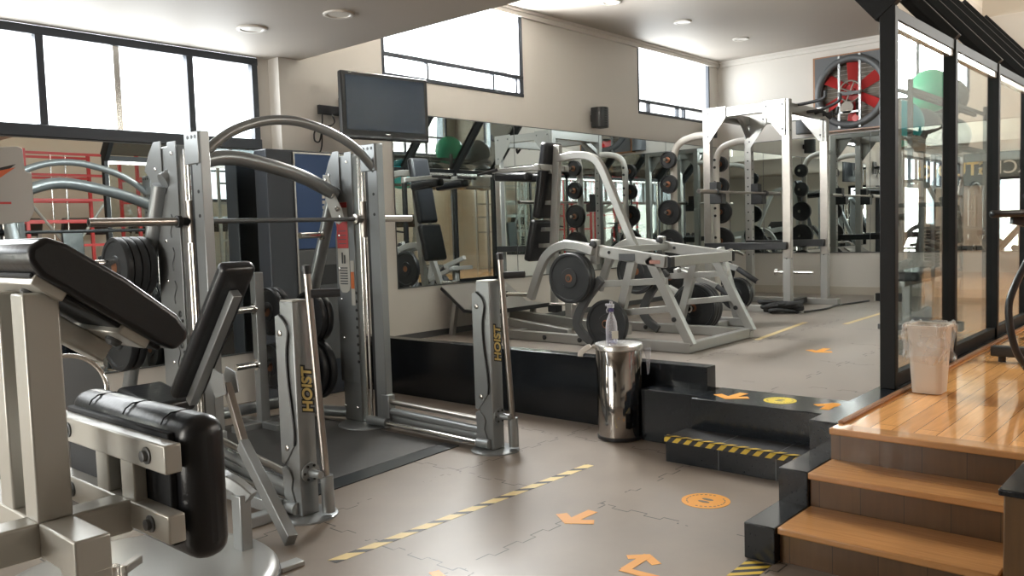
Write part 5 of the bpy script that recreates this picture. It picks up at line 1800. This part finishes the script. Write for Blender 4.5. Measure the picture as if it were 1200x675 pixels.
def treadmill(x, y, label):
    t = thing('treadmill', (x, y, W), label, 'treadmill', 'treadmills along the windows')
    MB().box(x - 0.40, x + 0.40, y - 0.85, y + 0.85, W + 0.03, W + 0.18).build('deck', M.dgrey, t, 0.02)
    MB().box(x - 0.27, x + 0.27, y - 0.80, y + 0.80, W + 0.18, W + 0.19).build('belt', M.rubber, t)
    for s in (-1, 1):
        MB().beam([(x + s * 0.37, y - 0.70, W + 0.1), (x + s * 0.37, y - 0.55, W + 1.15)], 0.06, 0.09).build('mast', M.silver, t, 0.006)
        MB().tube([(x + s * 0.37, y - 0.55, W + 1.0), (x + s * 0.37, y - 0.1, W + 0.95)], 0.022, 10).build('handrail', M.rubber, t)
    MB().cbox((x, y - 0.55, W + 1.22), (0.82, 0.14, 0.28), Matrix.Rotation(-0.35, 3, 'X')).build('console', M.black, t, 0.02)
    MB().box(x - 0.38, x + 0.38, y - 0.90, y - 0.45, W + 0.03, W + 0.30).build('motor_hood', M.black, t, 0.03)
    return t


tm = treadmill(5.0, -2.1, 'treadmill under the warm windows, nearest the wooden steps')
for k, lab in enumerate(('second treadmill from the wooden steps, under the warm windows', 'third treadmill from the wooden steps, under the warm windows', 'fourth treadmill from the wooden steps, under the warm windows',
                         'fifth treadmill from the wooden steps, under the warm windows')):
    dup(tm, (1.15 * (k + 1), 0, 0), lab)


def tower(x, y, label, mt):
    t = thing('cable_tower', (x, y, W), label, 'cable machine', 'cable towers on the wood floor')
    for dx in (-0.55, 0.55):
        for dy in (-0.3, 0.3):
            MB().box(x + dx - 0.022, x + dx + 0.022, y + dy - 0.022, y + dy + 0.022, W, W + 2.25).build('upright', mt, t)
    m = MB()
    for dz in (2.2, 1.9, 1.55, 1.25, 0.9, 0.05):
        m.box(x - 0.55, x + 0.55, y - 0.315, y - 0.285, W + dz - 0.018, W + dz + 0.018).box(x - 0.55, x + 0.55, y + 0.285, y + 0.315, W + dz - 0.018, W + dz + 0.018)
    m.build('cross_rail', mt, t)
    m = MB()
    m.tube([(x - 0.5, y + 0.3, W + 0.1), (x + 0.5, y + 0.3, W + 1.5)], 0.022, 8).tube([(x + 0.5, y + 0.3, W + 0.1), (x - 0.5, y + 0.3, W + 1.5)], 0.022, 8)
    m.build('diagonal_brace', M.silver, t)
    m = MB()
    for k in range(12):
        m.box(x - 0.14, x + 0.14, y - 0.08, y + 0.08, W + 0.12 + k * 0.055, W + 0.165 + k * 0.055)
    m.build('weight_stack', M.black, t)
    m = MB()
    m.cyl((x - 0.1, y, W + 0.1), (x - 0.1, y, W + 2.2), 0.012).cyl((x + 0.1, y, W + 0.1), (x + 0.1, y, W + 2.2), 0.012)
    m.build('guide_rod', M.chrome, t)
    m = MB()
    m.beam([(x, y + 0.3, W + 0.42), (x, y + 0.75, W + 0.42)], 0.3, 0.07)
    m.beam([(x, y + 0.4, W + 0.5), (x, y + 0.34, W + 1.1)], 0.28, 0.06)
    m.build('seat_pads', M.vinyl, t, 0.01)
    return t


tower(4.9, -0.45, 'red framed cable tower on the wood floor, nearest the wooden steps', M.red)
tower(6.6, -0.75, 'red framed cable tower on the wood floor, second from the wooden steps', M.red)
gt = tower(8.3, -0.75, 'grey framed cable tower on the wood floor, third from the wooden steps', M.silver)

for dx, dy, lab in ((1.30, 0.35, 'grey framed cable tower on the wood floor beside the ball rack, nearer the entrance side'), (6.4, -0.2, 'grey framed cable tower on the wood floor beyond the far end of the ball rack')):
    dup(gt, (dx, dy, 0), lab)
for k in range(3):
    dup(tm, (5.75 + 1.2 * k, 0, 0), ['sixth treadmill from the wooden steps, under the warm windows', 'seventh treadmill from the wooden steps, under the warm windows', 'last treadmill of the row under the warm windows'][k])

# dumbbell rack seen reflected on the lower floor
DR = thing('dumbbell_rack', (0.2, -1.6, 0), 'long grey dumbbell rack on the mats behind the viewer', 'dumbbell rack')
for x in (-1.4, 1.8):
    MB().beam([(x, -1.75, 0.0), (x, -1.75, 1.05)], 0.07, 0.09).build('rack_leg', M.smith, DR)
    MB().beam([(x, -1.3, 0.03), (x, -1.9, 0.03)], 0.07, 0.06).build('rack_foot', M.smith, DR)
shelf = ((0.45, -1.5), (0.95, -1.68))
for z, y in shelf:
    MB().cbox((0.2, y, z), (3.3, 0.30, 0.03), Matrix.Rotation(0.25, 3, 'X')).build('shelf', M.smith, DR)
db = None
k = 0
for z, y in shelf:
    for i in range(8):
        x = -1.2 + i * 0.4
        lab = '%s dumbbell from the left on the %s shelf of the dumbbell rack' % (('first', 'second', 'third', 'fourth', 'fifth', 'sixth', 'seventh', 'eighth')[i], 'lower' if z < 0.6 else 'upper')
        if db is None:
            db = thing('dumbbell', (x, y, z + 0.02), lab, 'dumbbell', 'dumbbells on the rack')
            o = Vector((x, y, z + 0.085))
            MB().cyl(o + Vector((0, -0.06, 0)), o + Vector((0, 0.06, 0)), 0.016).build('handle', M.chrome, db)
            for s in (-1, 1):
                MB().lathe(o + Vector((0, s * 0.055, 0)), (0, s, 0), [(0.055, 0), (0.068, 0.01), (0.068, 0.075), (0.055, 0.085)], 20).build('head', M.rubber, db)
            base = Vector((x, y, z + 0.02))
        else:
            dup(db, Vector((x, y, z + 0.02)) - base, lab)
